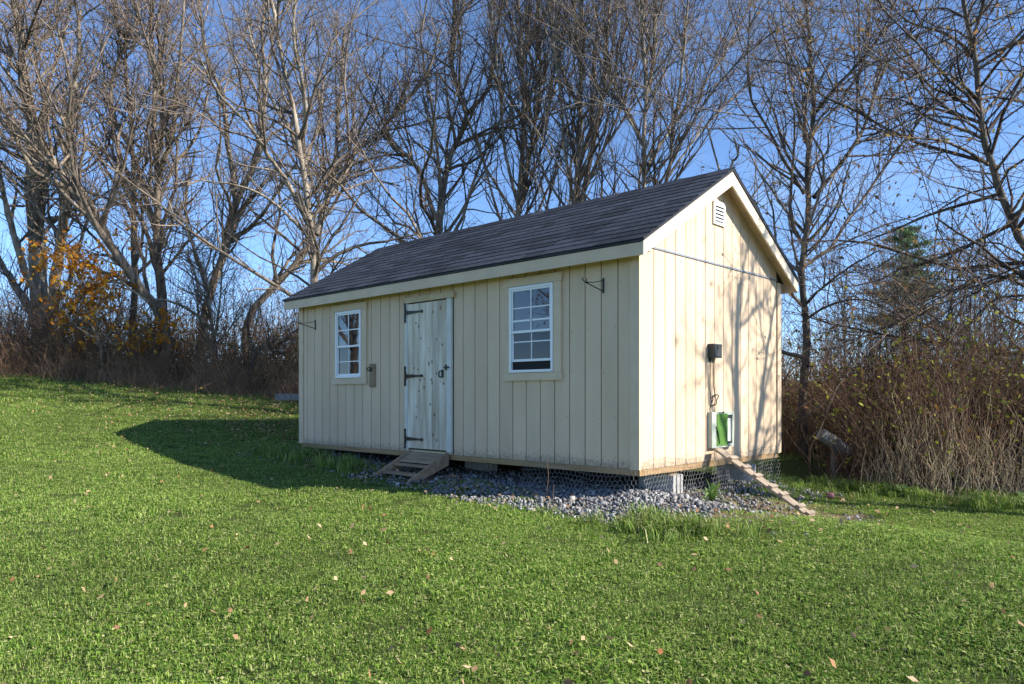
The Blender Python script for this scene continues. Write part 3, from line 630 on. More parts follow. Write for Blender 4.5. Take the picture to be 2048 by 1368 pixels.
for i, (n, h, sp, wd, br) in enumerate([(66, .025, .11, .0032, 12), (60, .029, .11, .0034, 20), (72, .022, .12, .0032, 6), (46, .038, .10, .0036, 4), (62, .023, .11, .0034, 26)]):
    tufts.append(bpy.data.objects.new('grass_tuft', mesh_only('grass_tuft', *tuft(i, n, h, sp, wd, br), gmat)))
def scatter(name, pts, scl, tone, objs, label):
    me = bpy.data.meshes.new(name); me.vertices.add(len(pts)); me.vertices.foreach_set('co', np.asarray(pts, np.float32).ravel()); me.update()
    for an, arr in (('scl', scl), ('tone', tone), ('rot', rng.uniform(0, 6.283, len(pts)))):
        a = me.attributes.new(an, 'FLOAT', 'POINT'); a.data.foreach_set('value', np.asarray(arr, np.float32))
    a = me.attributes.new('pick', 'INT', 'POINT'); a.data.foreach_set('value', rng.integers(0, len(objs), len(pts)).astype(np.int32))
    o = bpy.data.objects.new(name, me); COL.objects.link(o)
    ng = bpy.data.node_groups.new(name, 'GeometryNodeTree'); ng.interface.new_socket('Geometry', in_out='INPUT', socket_type='NodeSocketGeometry'); ng.interface.new_socket('Geometry', in_out='OUTPUT', socket_type='NodeSocketGeometry')
    gi = ng.nodes.new('NodeGroupInput'); go = ng.nodes.new('NodeGroupOutput'); mp_ = ng.nodes.new('GeometryNodeMeshToPoints'); ip = ng.nodes.new('GeometryNodeInstanceOnPoints'); gi_ = ng.nodes.new('GeometryNodeGeometryToInstance')
    for q in reversed(objs):
        oi_ = ng.nodes.new('GeometryNodeObjectInfo'); oi_.inputs['Object'].default_value = q; oi_.inputs['As Instance'].default_value = True; ng.links.new(oi_.outputs['Geometry'], gi_.inputs[0])
    # each tuft its own instance to pick from
    jn = ng.nodes.new('GeometryNodeJoinGeometry'); ng.nodes.remove(gi_)
    for q in reversed(objs):
        pass
    for nd in [n for n in ng.nodes if n.bl_idname == 'GeometryNodeObjectInfo']: ng.links.new(nd.outputs['Geometry'], jn.inputs[0])
    def attr(nm, tp):
        n = ng.nodes.new('GeometryNodeInputNamedAttribute'); n.data_type = tp; n.inputs['Name'].default_value = nm; return n.outputs['Attribute']
    ip.inputs['Pick Instance'].default_value = True
    cx_ = ng.nodes.new('ShaderNodeCombineXYZ'); ng.links.new(attr('rot', 'FLOAT'), cx_.inputs[2])
    ng.links.new(gi.outputs[0], mp_.inputs[0]); ng.links.new(mp_.outputs[0], ip.inputs['Points']); ng.links.new(jn.outputs[0], ip.inputs['Instance']); ng.links.new(attr('pick', 'INT'), ip.inputs['Instance Index'])
    ng.links.new(cx_.outputs[0], ip.inputs['Rotation']); ng.links.new(attr('scl', 'FLOAT'), ip.inputs['Scale']); ng.links.new(ip.outputs[0], go.inputs[0])
    md = o.modifiers.new('scatter', 'NODES'); md.node_group = ng
    tag(o, label, 'grass', kind='stuff'); return o
pts = []; scl = []
def lawn_ok(x, y):
    shed_in = (x > -L - .0) & (x < .05) & (y > -.02) & (y < W + .2)
    dirt = ((x - .75) / .95) ** 2 + ((y - 1.1) / 1.35) ** 2 < 1 + .35 * np.sin(x * 7) * np.sin(y * 6)
    grav = (y > -.92 + .10 * np.sin(x * 5)) & (y < 1) & (x > -3.4) & (x < .7)
    grav2 = (y > -.45 + .15 * np.sin(x * 6)) & (y < 1) & (x > -6.3) & (x <= -3.4)
    step = (x > -3.75) & (x < -2.5) & (y > -.78) & (y < .3)
    k = ~shed_in & ~(dirt & (rng.random(len(x)) < .87)) & ~step
    k &= ~(grav & (rng.random(len(x)) < .82)); k &= ~(grav2 & (rng.random(len(x)) < .6))
    return k
for dmin, dmax, dens, s in ((2.2, 7, 210, 1.0), (7, 12, 140, 1.1), (12, 19, 85, 1.3), (19, 32, 40, 1.65)):
    area = (dmax ** 2 - dmin ** 2) * .95; n = int(area * dens)
    dd = np.sqrt(rng.uniform(dmin ** 2, dmax ** 2, n)); aa = rng.uniform(-.86, .86, n)
    x = CAM[0] + dd * (FW[0] * np.cos(aa) + RT[0] * np.sin(aa)); y = CAM[1] + dd * (FW[1] * np.cos(aa) + RT[1] * np.sin(aa))
    k = lawn_ok(x, y); k &= ~((x > -1) & (y > 3.9 + .25 * np.sin(x * 3))); k &= ~((x < -6) & (y > 5.5)); x, y = x[k], y[k]
    pts.append(np.stack([x, y, gz(x, y)], -1)); scl.append(np.full(len(x), s) * rng.uniform(.75, 1.25, len(x)))
pts = np.concatenate(pts); scl = np.concatenate(scl)
x, y = pts[:, 0], pts[:, 1]
tone = .5 + .22 * np.sin(x * .9 + 1.3 * np.sin(y * .7)) * np.sin(y * 1.1 + .8 * np.sin(x * .5)) + rng.normal(0, .22, len(x))
scl *= 1 + .25 * np.sin(x * 2.1 + y) * np.sin(y * 2.7 - x)
scatter('lawn_grass', pts, scl, np.clip(tone, 0, 1), tufts, 'mown green lawn grass with clover')
# longer tufts at the gravel edge and below the thicket
lt = [bpy.data.objects.new('long_grass_tuft', mesh_only('long_grass_tuft', *tuft(40 + i, 46, .17, .10, .0055, 0), gmat)) for i in range(3)]
n = 520; x = np.r_[rng.normal(.75, .25, 40), rng.uniform(-6.3, -3.8, 60), rng.uniform(.3, 6, n - 160), rng.uniform(-14, -6.5, 60)]
y = np.r_[rng.normal(-.85, .12, 40), rng.uniform(-.8, -.3, 60), 3.75 + rng.normal(0, .30, n - 160), 4.2 + rng.normal(0, .6, 60)]
scatter('long_grass', np.stack([x, y, gz(x, y)], -1), rng.uniform(.6, 1.25, n), np.clip(rng.normal(.4, .2, n), 0, 1), lt, 'uncut long grass at gravel edge and thicket foot')
# fallen leaves
n = 4200; dd = rng.uniform(2.5, 24, n); aa = rng.uniform(-.8, .8, n)
x = CAM[0] + dd * (FW[0] * np.cos(aa) + RT[0] * np.sin(aa)); y = CAM[1] + dd * (FW[1] * np.cos(aa) + RT[1] * np.sin(aa))
pr = .30 + .7 * ss(-5, -11, x) * ss(-3, 1.5, y); k = (rng.random(n) < pr) & lawn_ok(x, y) & ~((x > -6.5) & (y > -.3) & (y < 3.4) & (x < .3))
x2 = rng.uniform(-19, -6.4, 5200); y2 = rng.normal(2.0, 1.7, 5200); x = np.r_[x[k], x2]; y = np.r_[y[k], y2]
x3 = rng.uniform(-6.2, 1.6, 260); y3 = rng.uniform(-1.0, -.1, 260); x4 = rng.uniform(.1, 2, 90); y4 = rng.uniform(-.6, 3.4, 90); x = np.r_[x, x3, x4]; y = np.r_[y, y3, y4]
V, T = leaf_quads(np.stack([x, y, gz(x, y) + .034 + rng.uniform(0, .02, len(x)) + .012 * (y < -1.1)], -1), .046, rng, flat=.4, aspect=.6)
tag(mesh_np('fallen_leaves', V, None, T, M['fallen']), 'dry tan leaves fallen on the lawn', 'leaves', kind='stuff')

# ------------------------------------------------------------------ trees
def spawn(P, Rr, M_, rng, t0, t1, ang, ln, K, wander, up, rs, rmin):
    """children of polylines P (N,K0,3): returns (M_,K,3),(M_,K)"""
    N, K0, _ = P.shape
    length = np.linalg.norm(np.diff(P, axis=1), axis=2).sum(1); i = rng.choice(N, M_, p=length / length.sum())
    tt = t0 + (t1 - t0) * rng.random(M_) ** .85; fk = tt * (K0 - 1); k = np.minimum(fk.astype(int), K0 - 2); fr = (fk - k)[:, None]
    pos = P[i, k] * (1 - fr) + P[i, k + 1] * fr; tan = unit(P[i, k + 1] - P[i, k]); pr = Rr[i, k] * (1 - fr[:, 0]) + Rr[i, k + 1] * fr[:, 0]
    perp = unit(np.cross(tan, rng.normal(size=(M_, 3)))); a = rng.normal(ang, .22, M_)[:, None]
    d = unit(tan * np.cos(a) + perp * np.sin(a)); d = unit(d + np.array([0, 0, up * .5]))
    l = ln[0] + (ln[1] - ln[0]) * rng.random(M_) ** 1.4; l = l * (1 - .45 * tt) * np.clip(length[i] / np.median(length), .5, 1.6)
    out = np.empty((M_, K, 3)); out[:, 0] = pos; step = (l / (K - 1))[:, None]
    for q in range(1, K):
        d = unit(d + rng.normal(size=(M_, 3)) * wander + np.array([0, 0, up * .28])); out[:, q] = out[:, q - 1] + d * step
    r0 = np.clip(np.minimum(pr * .62, l * rs), rmin, None)
    return out, r0[:, None] * (1 - np.linspace(0, 1, K)[None] * .72)
def tree(name, label, base, limbs, seed, n1=50, n2=420, n3=2400, l1=(.9, 2.6), l2=(.4, 1.3), l3=(.2, .65), up=.35, bark='bark', twig='twig', leaves=0, leafmat='keys', leafsize=.05, group=None, a1=.75, droop=.6, leaf_t=0., tipr=.0042):
    """limbs: list of (points, r_start, r_end) in world space"""
    r_ = np.random.default_rng(seed); root = empty(name, base); tag(root, label, 'tree', group); B = np.array(base, float)
    V = []; Q = []; nv = 0; PL = []; RL = []
    for pts_, ra, rb in limbs:
        n = 22; P = smooth_path(pts_, n); P[1:-1] += r_.normal(size=(n - 2, 3)) * ra * .12
        tt = np.linspace(0, 1, n); rr = ra + (rb - ra) * tt ** .8; rr = rr * (1 + .06 * r_.normal(size=n))
        PL.append(P); RL.append(rr); v, q = tube_np(P[None], rr[None], 9); V.append(v); Q.append(q + nv); nv += len(v)
    o = mesh_np('trunk', np.concatenate(V) - B, np.concatenate(Q), None, M[bark], root)
    PL = np.array(PL); RL = np.array(RL)
    up *= .6
    P1, R1 = spawn(PL, RL, int(n1 * 1.3), r_, .20, 1., a1 + .08, (l1[0] * 1.15, l1[1] * 1.5), 9, .15, up, .021, .009)
    P2, R2 = spawn(P1, R1, int(n2 * 1.2), r_, .10, 1., .78, (l2[0], l2[1] * 1.35), 6, .17, up, .0145, .0055)
    P2b, R2b = spawn(PL, RL, int(n2 * .22), r_, .25, 1., .95, (l2[0], l2[1] * 1.3), 6, .17, up, .0145, .0055)
    P2 = np.concatenate([P2, P2b]); R2 = np.concatenate([R2, R2b])
    P3, R3 = spawn(P2, R2, int(n3 * .68), r_, .08, 1., .75, (l3[0] * 1.1, l3[1] * 1.25), 3, .22, up * .8, .009, tipr)
    P3b, R3b = spawn(P1, R1, int(n3 * .12), r_, .15, 1., .8, (l3[0] * 1.1, l3[1] * 1.4), 3, .22, up * .8, .009, tipr)
    P3 = np.concatenate([P3, P3b]); R3 = np.concatenate([R3, R3b])
    V = []; Q = []; nv = 0
    for P, Rr, s in ((P1, R1, 5), (P2, R2, 3), (P3, R3, 3)):
        v, q = tube_np(P, Rr, s); V.append(v); Q.append(q + nv); nv += len(v)
    mesh_np('crown', np.concatenate(V) - B, np.concatenate(Q), None, M[twig], root)
    if leaves:
        i = r_.integers(0, len(P3), leaves); k = r_.integers(1, 3, leaves); p = P3[i, k]
        if leaf_t: kz = p[:, 2] > leaf_t; p = p[kz]
        v, tq = leaf_quads(p - B, leafsize, r_, droop=droop, aspect=.5)
        tag(mesh_np('leaves', v, None, tq, M[leafmat], root, False), kind='stuff')
    return root
def px(pts_, D, dd=0.):
    """limb traced through directions, with its distance drifting by dd"""
    n = len(pts_); return [at(x, y, D + dd * i / max(1, n - 1)) for i, (x, y) in enumerate(pts_)]
def gbase(x, D):
    p = at(x, 793, D); return (p[0], p[1], float(gz(p[0], p[1])) - .05)
def grounded(first, x, D): b = gbase(x, D); return [b] + first
def TR(name, label, bx_, D, limbs, seed, **k):
    b = gbase(bx_, D); out = []
    for j, (pt, ra, rb, dd) in enumerate(limbs):
        P = px(pt, D, dd)
        if j == 0 or pt[0] == 'g': P = [np.array(b)] + P
        s = D / FPX * .66; out.append((P, ra * s, rb * s))
    return tree(name, label, b, out, seed, **k)
# radii below are in photograph pixels at the tree's distance
TR('bare_tree', 'broad grey multi-stemmed bare tree with low forks, furthest from the shed along the hedge', 82, 23, [
    ([(84, 700), (88, 665), (78, 600), (70, 438), (66, 307), (50, 150), (30, -40)], 36, 5, 1), ([(88, 665), (105, 610), (115, 520), (127, 438), (131, 340), (150, 200), (160, 20)], 20, 4, -2),
    ([(84, 690), (60, 620), (30, 570), (-10, 500), (-60, 380)], 17, 4, 2), ([(78, 600), (48, 540), (20, 440), (-5, 330), (-20, 180)], 13, 3, -1), ([(105, 610), (140, 560), (165, 470), (190, 400)], 10, 3, 1.5), ([(84, 690), (120, 660), (170, 585), (230, 560)], 9, 3, -2)],
    11, n1=70, n2=620, n3=3400, leaves=3200, leafmat='brownleaf', bark='barkpale', up=.3)
TR('bare_tree', 'long bare trunk leaning steeply away from the shed with tan seed clusters high up', 338, 20.5, [
    ([(330, 655), (300, 598), (266, 560), (219, 487), (145, 381), (75, 263), (57, 175), (37, 79), (10, -60)], 19, 4, -2), ([(219, 487), (200, 440), (149, 351), (110, 245), (79, 170), (70, 60), (90, -60)], 11, 3, 1),
    ([(145, 381), (60, 330), (0, 195), (-60, 120)], 8, 3, -1), ([(75, 263), (100, 160), (130, 60), (150, -60)], 6, 3, 1)], 12, n1=60, n2=620, n3=3600, leaves=9000, up=.45, l1=(1., 3.), leaf_t=3.2)
TR('bare_tree', 'upright bare tree beside the leaning trunk, purplish seed clusters through its crown', 324, 21.5, [
    ([(325, 640), (322, 583), (311, 460), (316, 351), (307, 272), (311, 175), (300, 60), (310, -80)], 17, 4, 0), ([(311, 460), (290, 390), (262, 300), (222, 215), (237, 114), (272, 40), (290, -60)], 10, 3, 1.5),
    ([(316, 351), (345, 270), (352, 180), (362, 100), (370, -40)], 7, 3, -1.5), ([(311, 420), (350, 330), (400, 260), (420, 150)], 6, 2.5, 1)], 13, n1=64, n2=620, n3=3600, leaves=8500, up=.5, l1=(1., 2.8), leaf_t=3.)
TR('bare_tree', 'slim dark straight bare tree rising between the two seed laden trunks', 267, 23, [
    ([(266, 645), (268, 500), (267, 350), (262, 240), (250, 120), (255, -40)], 12, 3, 0), ([(267, 380), (235, 290), (215, 200), (200, 80)], 6, 2.5, 1)], 14, n1=44, n2=400, n3=2200, leaves=4000, bark='barkdark', leaf_t=4.)
TR('bare_tree', 'bare tree with thick curved trunk bending towards the shed then forking', 402, 22, [
    ([(405, 660), (418, 590), (456, 482), (473, 403), (504, 342), (517, 302), (530, 200), (525, 60), (540, -60)], 15, 4, -1), ([(473, 403), (465, 351), (456, 289), (443, 188), (416, 123), (400, 20), (380, -60)], 10, 3, 1.5),
    ([(456, 482), (500, 455), (530, 420), (590, 330)], 8, 3, -2), ([(418, 590), (380, 470), (372, 400), (390, 300)], 6, 3, 2)], 15, n1=56, n2=520, n3=2900, leaves=2600, up=.4, leaf_t=3.)
TR('bare_tree', 'pale slender stems of a low spreading bare tree leaning over the hedge', 432, 20.5, [
    ([(436, 740), (425, 660), (412, 560), (380, 480), (350, 420)], 7, 2, 0), ([(425, 660), (380, 620), (330, 600), (290, 598), (240, 560)], 5, 2, -1.5), ([(430, 700), (400, 640), (392, 560), (372, 500)], 5, 2, 1), ([(428, 690), (440, 600), (445, 520)], 4, 2, -1)], 16, n1=40, n2=340, n3=1500, l1=(.7, 1.8), l2=(.3, .9), l3=(.15, .45), bark='barkpale', up=.2)
TR('bare_tree', 'bare trunk slanting up behind the large forked tree by the roof end', 494, 21, [
    ([(497, 642), (554, 567), (605, 512), (640, 440), (668, 330), (680, 200), (690, 60)], 13, 4, 1), ([(554, 567), (545, 500), (560, 420), (550, 330)], 6, 2.5, 1)], 17, n1=36, n2=300, n3=1700, up=.4)
TR('fallen_trunk', 'dark dead trunk slumped across the hedge behind the shed corner', 500, 20, [
    ([(512, 705), (545, 692), (575, 676), (610, 668)], 9, 8, .5)], 18, n1=14, n2=60, n3=160, l1=(.5, 1.4), bark='barkdark', twig='twigdark')
TR('bare_tree', 'large forked bare tree rising past the low end of the roof', 632, 15.6, [
    ([(630, 640), (626, 500), (617, 402), (604, 318), (597, 285), (584, 205), (566, 139), (555, 62), (530, -60)], 16, 4, -1), ([(635, 470), (657, 395), (690, 336), (719, 296), (756, 270), (800, 200), (830, 130)], 10, 2.5, 1.5),
    ([(600, 290), (612, 240), (604, 160), (588, 80), (592, -40)], 8, 3, -1.5), ([(617, 450), (573, 362), (529, 300), (500, 252), (440, 190), (400, 120)], 9, 2.5, -2), ([(657, 395), (719, 369), (756, 362), (800, 372)], 5, 2, 1),
    ([(610, 330), (640, 235), (652, 150), (700, 110), (760, 75)], 6, 2, 2), ([(600, 285), (560, 230), (520, 140), (490, 20)], 7, 2.5, 1), ([(622, 480), (585, 440), (540, 400), (480, 372), (400, 360)], 6, 2, -1)],
    19, n1=80, n2=700, n3=3900, leaves=1500, up=.35, bark='barkpale', leaf_t=5.)
TR('bare_tree', 'crooked dark bare tree forking low behind the middle of the roof', 874, 17, [
    ([(876, 600), (876, 471), (884, 398), (898, 322), (920, 274), (935, 227), (912, 165), (902, 102), (930, 0), (940, -60)], 15, 5, 0), ([(872, 440), (851, 373), (825, 322), (789, 292), (770, 252), (803, 216), (855, 146), (880, 60)], 8, 2.5, -1.5),
    ([(935, 227), (980, 170), (990, 80), (1010, -20)], 7, 2.5, 1), ([(925, 260), (890, 235), (860, 245)], 4, 2, 1), ([(898, 322), (860, 250), (840, 150), (830, 60)], 4, 2, 2)], 20, n1=70, n2=640, n3=3500, leaves=1400, bark='bark', up=.4, leaf_t=4.)
TR('bare_tree', 'pale upright bare tree with close parallel stems behind the roof ridge middle', 1040, 17, [
    ([(1036, 560), (1036, 428), (1043, 329), (1049, 197), (1039, 66), (1036, -60)], 13, 4, 0), ([(1040, 400), (1062, 300), (1080, 170), (1079, 40), (1082, -60)], 7, 3, 1), ([(1038, 420), (1010, 300), (1000, 180), (985, 40), (980, -60)], 6, 2.5, -1.5),
    ([(1042, 350), (1090, 240), (1120, 120), (1130, -40)], 5, 2, 1), ([(1036, 440), (970, 330), (930, 220), (900, 150)], 5, 2, -1)], 21, n1=90, n2=760, n3=3900, up=.75, a1=.5, bark='barkpale', leaves=900)
TR('bare_tree', 'dense clump of straight rising bare stems behind the roof between two taller trunks', 1155, 16, [
    ([(1150, 560), (1151, 405), (1158, 296), (1161, 184), (1151, 66), (1148, -60)], 13, 4, 0), ([(1160, 430), (1178, 329), (1196, 240), (1210, 164), (1220, 0), (1225, -60)], 9, 3, 1), ([(1150, 420), (1130, 300), (1120, 180), (1100, 40), (1095, -60)], 6, 2.5, -1),
    ([(1170, 380), (1215, 280), (1262, 160), (1290, 20)], 5, 2, 1.5), ([(1152, 430), (1190, 330), (1240, 250), (1330, 130)], 4.5, 2, -1), ([(1150, 440), (1095, 360), (1060, 260), (1050, 160)], 4.5, 2, 1)], 22, n1=100, n2=760, n3=3900, up=.75, a1=.5)
TR('bare_tree', 'tall bare tree with pale trunk nearest the roof peak, limbs fanning wide', 1290, 15, [
    ([(1289, 520), (1289, 378), (1286, 296), (1293, 197), (1289, 131), (1283, 0), (1280, -80)], 12, 4, 0), ([(1290, 200), (1306, 131), (1311, 33), (1320, -60)], 7, 3, 1), ([(1300, 420), (1335, 355), (1345, 270), (1355, 210), (1370, 80), (1380, -60)], 6, 2.5, -1),
    ([(1295, 330), (1340, 260), (1420, 150), (1490, 30), (1520, -40)], 5, 2, 1.5), ([(1335, 340), (1400, 220), (1470, 130), (1550, 60)], 4.5, 2, -1.5), ([(1290, 300), (1240, 200), (1200, 80), (1180, -40)], 5, 2, 1), ([(1320, 380), (1380, 290), (1460, 200), (1560, 110)], 4, 1.5, 1)],
    23, n1=100, n2=780, n3=3900, up=.6, a1=.5, bark='barkpale')
TR('dead_snag', 'broken dead grey stub with forked tips just behind the roof peak', 1450, 12.5, [
    ([(1452, 420), (1440, 345), (1428, 300), (1414, 250)], 6, 3, 0), ([(1452, 400), (1462, 332), (1476, 309), (1467, 275)], 5, 3, .3), ([(1476, 309), (1478, 290)], 3, 2.5, 0)], 24, n1=6, n2=18, n3=40, l1=(.3, .7), l2=(.2, .4), bark='barkpale')
TR('bare_tree', 'dark trunked bare tree standing right beside the gable eave with wide rising limbs', 1607, 12.6, [
    ([(1606, 760), (1612, 690), (1608, 605), (1603, 531), (1618, 440), (1614, 329), (1628, 230), (1621, 148), (1618, 66), (1608, -60)], 15, 4, 0), ([(1628, 395), (1693, 312), (1730, 250), (1756, 171), (1782, 115), (1822, 60), (1850, -30)], 7, 2.2, 1.2),
    ([(1631, 224), (1664, 184), (1720, 122), (1762, 66), (1800, -20)], 6, 2, -1.2), ([(1608, 388), (1565, 316), (1539, 263), (1503, 197), (1496, 125), (1500, 20)], 5.5, 2, -1), ([(1621, 316), (1605, 257), (1586, 184), (1575, 125), (1560, 0)], 5, 2, 1.5),
    ([(1610, 610), (1640, 580), (1690, 540), (1760, 500)], 5, 1.6, -1), ([(1610, 640), (1660, 610), (1730, 600), (1820, 640)], 4.5, 1.6, -.8), ([(1600, 560), (1585, 480), (1578, 430), (1590, 380)], 4, 1.6, .6), ([(1693, 312), (1760, 310), (1830, 300), (1900, 270)], 3.5, 1.4, 1), ([(1664, 184), (1700, 178), (1728, 170), (1730, 110), (1735, 20)], 3, 1.4, .5)],
    25, n1=80, n2=620, n3=3000, up=.3, bark='barkdark', twig='twig')
TR('bare_tree', 'rugged dark tree leaning in over the thicket with clusters of brown dead leaves', 2150, 11.6, [
    ([(2130, 660), (2080, 540), (2022, 441), (1993, 362), (1973, 306), (1963, 230), (1950, 132), (1940, 72), (1915, -60)], 17, 6, 0), ([(1976, 329), (1930, 300), (1874, 280), (1795, 273), (1740, 255)], 6, 1.8, -1.2), ([(1950, 112), (1894, 69), (1812, 40), (1760, -20)], 6, 2, 1),
    ([(2120, 620), (2040, 566), (1978, 550), (1925, 572), (1850, 620), (1790, 650)], 7, 1.8, -1), ([(2070, 590), (1990, 600), (1930, 655), (1880, 690)], 4.5, 1.5, .8), ([(1963, 230), (2010, 180), (2060, 120), (2100, 30)], 6, 2, 1), ([(1985, 350), (2040, 280), (2100, 230)], 5, 2, -1), ([(1960, 200), (1900, 150), (1850, 150), (1790, 165)], 4, 1.5, -1.5), ([(1996, 372), (1930, 390), (1860, 430), (1780, 460)], 4, 1.4, 1), ([(1945, 90), (1990, 40), (2050, 20)], 4, 1.6, .5)],
    26, n1=110, n2=760, n3=3600, up=.12, a1=.9, bark='barkdark', twig='twigdark', leaves=3000, leafmat='brownleaf', leafsize=.07, droop=.9)
# out of frame on the sunny side: the tree whose shade falls on the gable
TR_b = (6.0, 4.85, float(gz(6.0, 4.85)))
tree('bare_tree', 'bare tree on the sunny side of the shed that throws branch shade on the gable', TR_b, [
    ([TR_b, (6.05, 4.8, 1.5), (5.95, 4.85, 3.2), (6.0, 4.8, 4.8), (6.05, 4.9, 6.2)], .17, .05), ([(6, 4.85, 3.0), (5.6, 5.1, 4.0), (5.3, 5.3, 5.0), (5.2, 5.6, 5.8)], .07, .025), ([(6, 4.85, 3.4), (6.3, 5.4, 4.4), (6.3, 5.8, 5.4)], .07, .025), ([(6, 4.8, 3.8), (6.2, 4.4, 4.7), (6.3, 4.2, 5.6)], .05, .02), ([(6, 4.8, 2.4), (5.6, 5.3, 3.2), (5.3, 5.8, 4.2)], .06, .02)], 27, n1=40, n2=200, n3=600, l1=(.5, 1.3), l2=(.3, .8), bark='barkdark', leaves=500, leafmat='brownleaf', leafsize=.08)
# two trees across the yard, seen only as reflections in the window panes
for (bx_, by_), sd in (((-23, -12.5), 28), ((-13.5, -19), 29)):
    b0 = (bx_, by_, float(gz(bx_, by_)))
    f_ = lambda *q: tuple(np.array(b0) + np.array(q))
    tree('bare_tree', 'russet leaved tree across the yard from the shed windows', b0, [([b0, f_(.1, 0, 2), f_(-.2, .2, 4.5), f_(.1, .1, 8)], .2, .05), ([f_(0, 0, 1.6), f_(1, .4, 3.4), f_(1.6, .8, 5.6)], .1, .03), ([f_(0, 0, 1.9), f_(-1, .4, 3.6), f_(-1.8, -.5, 5.6)], .1, .03)], sd, n1=40, n2=200, n3=500, leaves=3000, leafmat='brownleaf', leafsize=.10, group='trees across the yard')
# orange leaved maple sapling in the hedge
b0 = gbase(205, 19.5)
tree('maple_sapling', 'small maple with orange and yellow autumn leaves in the hedge', b0, [([b0] + px([(200, 690), (180, 640), (165, 585), (170, 520)], 19.5), .05, .015), (px([(200, 695), (225, 655), (240, 610), (225, 560)], 19.5, .6), .03, .012), (px([(195, 680), (150, 650), (125, 610), (120, 570)], 19.5, -.5), .03, .012), (px([(203, 680), (240, 672), (275, 660), (310, 650)], 19.5, -.5), .025, .01)], 30, n1=34, n2=200, n3=700, l1=(.4, 1.1), l2=(.2, .6), l3=(.1, .35), up=.1, leaves=2300, leafmat='orangeleaf', leafsize=.13, droop=.3)
# thin trees of the wood beyond the thicket
far = [(1872, 17, 'curved dark sapling standing in the thicket', [(1853, 774), (1870, 730), (1880, 680), (1870, 634), (1862, 560)], 4), (1905, 24, None, [(1905, 720), (1903, 600), (1908, 520)], 4), (1922, 27, None, [(1920, 720), (1922, 600), (1918, 530)], 4), (1948, 24, None, [(1948, 740), (1950, 600), (1944, 520)], 4.5), (1962, 26, None, [(1962, 730), (1960, 600), (1966, 500)], 4), (1990, 22, None, [(1988, 740), (1992, 620), (2000, 540)], 4), (2012, 16, 'thin leaning dark trunk low in the thicket', [(1995, 800), (2012, 720), (2030, 640), (2034, 560)], 6), (1760, 30, None, [(1760, 700), (1764, 600), (1756, 540)], 3.5), (1690, 28, None, [(1690, 720), (1688, 620), (1694, 540)], 3.5), (1838, 30, None, [(1838, 700), (1842, 620), (1836, 560)], 3.5)]
for i, (bx_, D, lab, pt, rad) in enumerate(far):
    TR('woodland_tree', lab or 'thin grey trunk in the bare wood beyond the thicket', bx_, D, [(pt, rad, 1.5, 0.)], 60 + i, n1=24, n2=120, n3=380, l1=(.8, 2.2), l2=(.4, 1.), up=.4, bark='barkdark', twig='twigdark', group=None if lab else 'thin trees of the far wood')

# pine
def pine():
    D = 38; b0 = np.array(gbase(1808, D)); top = at(1812, 455, D); root = empty('pine_tree', b0); tag(root, 'tall dark green pine with layered branches beyond the thicket', 'tree'); r_ = np.random.default_rng(5)
    H = top[2] - b0[2]; P = np.array([b0 + (top - b0) * t + np.array([.05 * math.sin(t * 9), 0, 0]) for t in np.linspace(0, 1, 14)]); v, q = tube_np(P[None], np.linspace(.26, .03, 14)[None], 9); mesh_np('trunk', v - b0, q, None, M['barkdark'], root)
    BP = []; BR = []; NP = []
    for t in np.r_[np.linspace(.44, .98, 11)]:
        for k in range(r_.integers(3, 6)):
            a = r_.uniform(0, 6.283); ln = (1 - t) ** .62 * 2.7 * r_.uniform(.55, 1.15) + .25; o_ = b0 + (top - b0) * (t + r_.uniform(-.01, .01))
            d = np.array([math.cos(a), math.sin(a), r_.uniform(.0, .22)]); pts_ = [o_ + d * ln * s + np.array([0, 0, .16 * ln * s * s]) for s in np.linspace(0, 1, 6)]
            BP.append(pts_); BR.append(np.linspace(.045, .012, 6))
            for s in np.linspace(.42, 1, int(4 + ln * 4)):
                c_ = o_ + d * ln * s + np.array([0, 0, .16 * ln * s * s]); NP.append(c_ + r_.normal(size=(40, 3)) * np.array([.20, .20, .06]))
    v, q = tube_np(np.array(BP), np.array(BR), 4); mesh_np('branches', v - b0, q, None, M['barkdark'], root)
    NP = np.concatenate(NP); v, tq = leaf_quads(NP - b0, .22, r_, flat=.35, droop=-.4, aspect=.22); tag(mesh_np('needles', v, None, tq, M['needles'], root, False), kind='stuff')
pine()

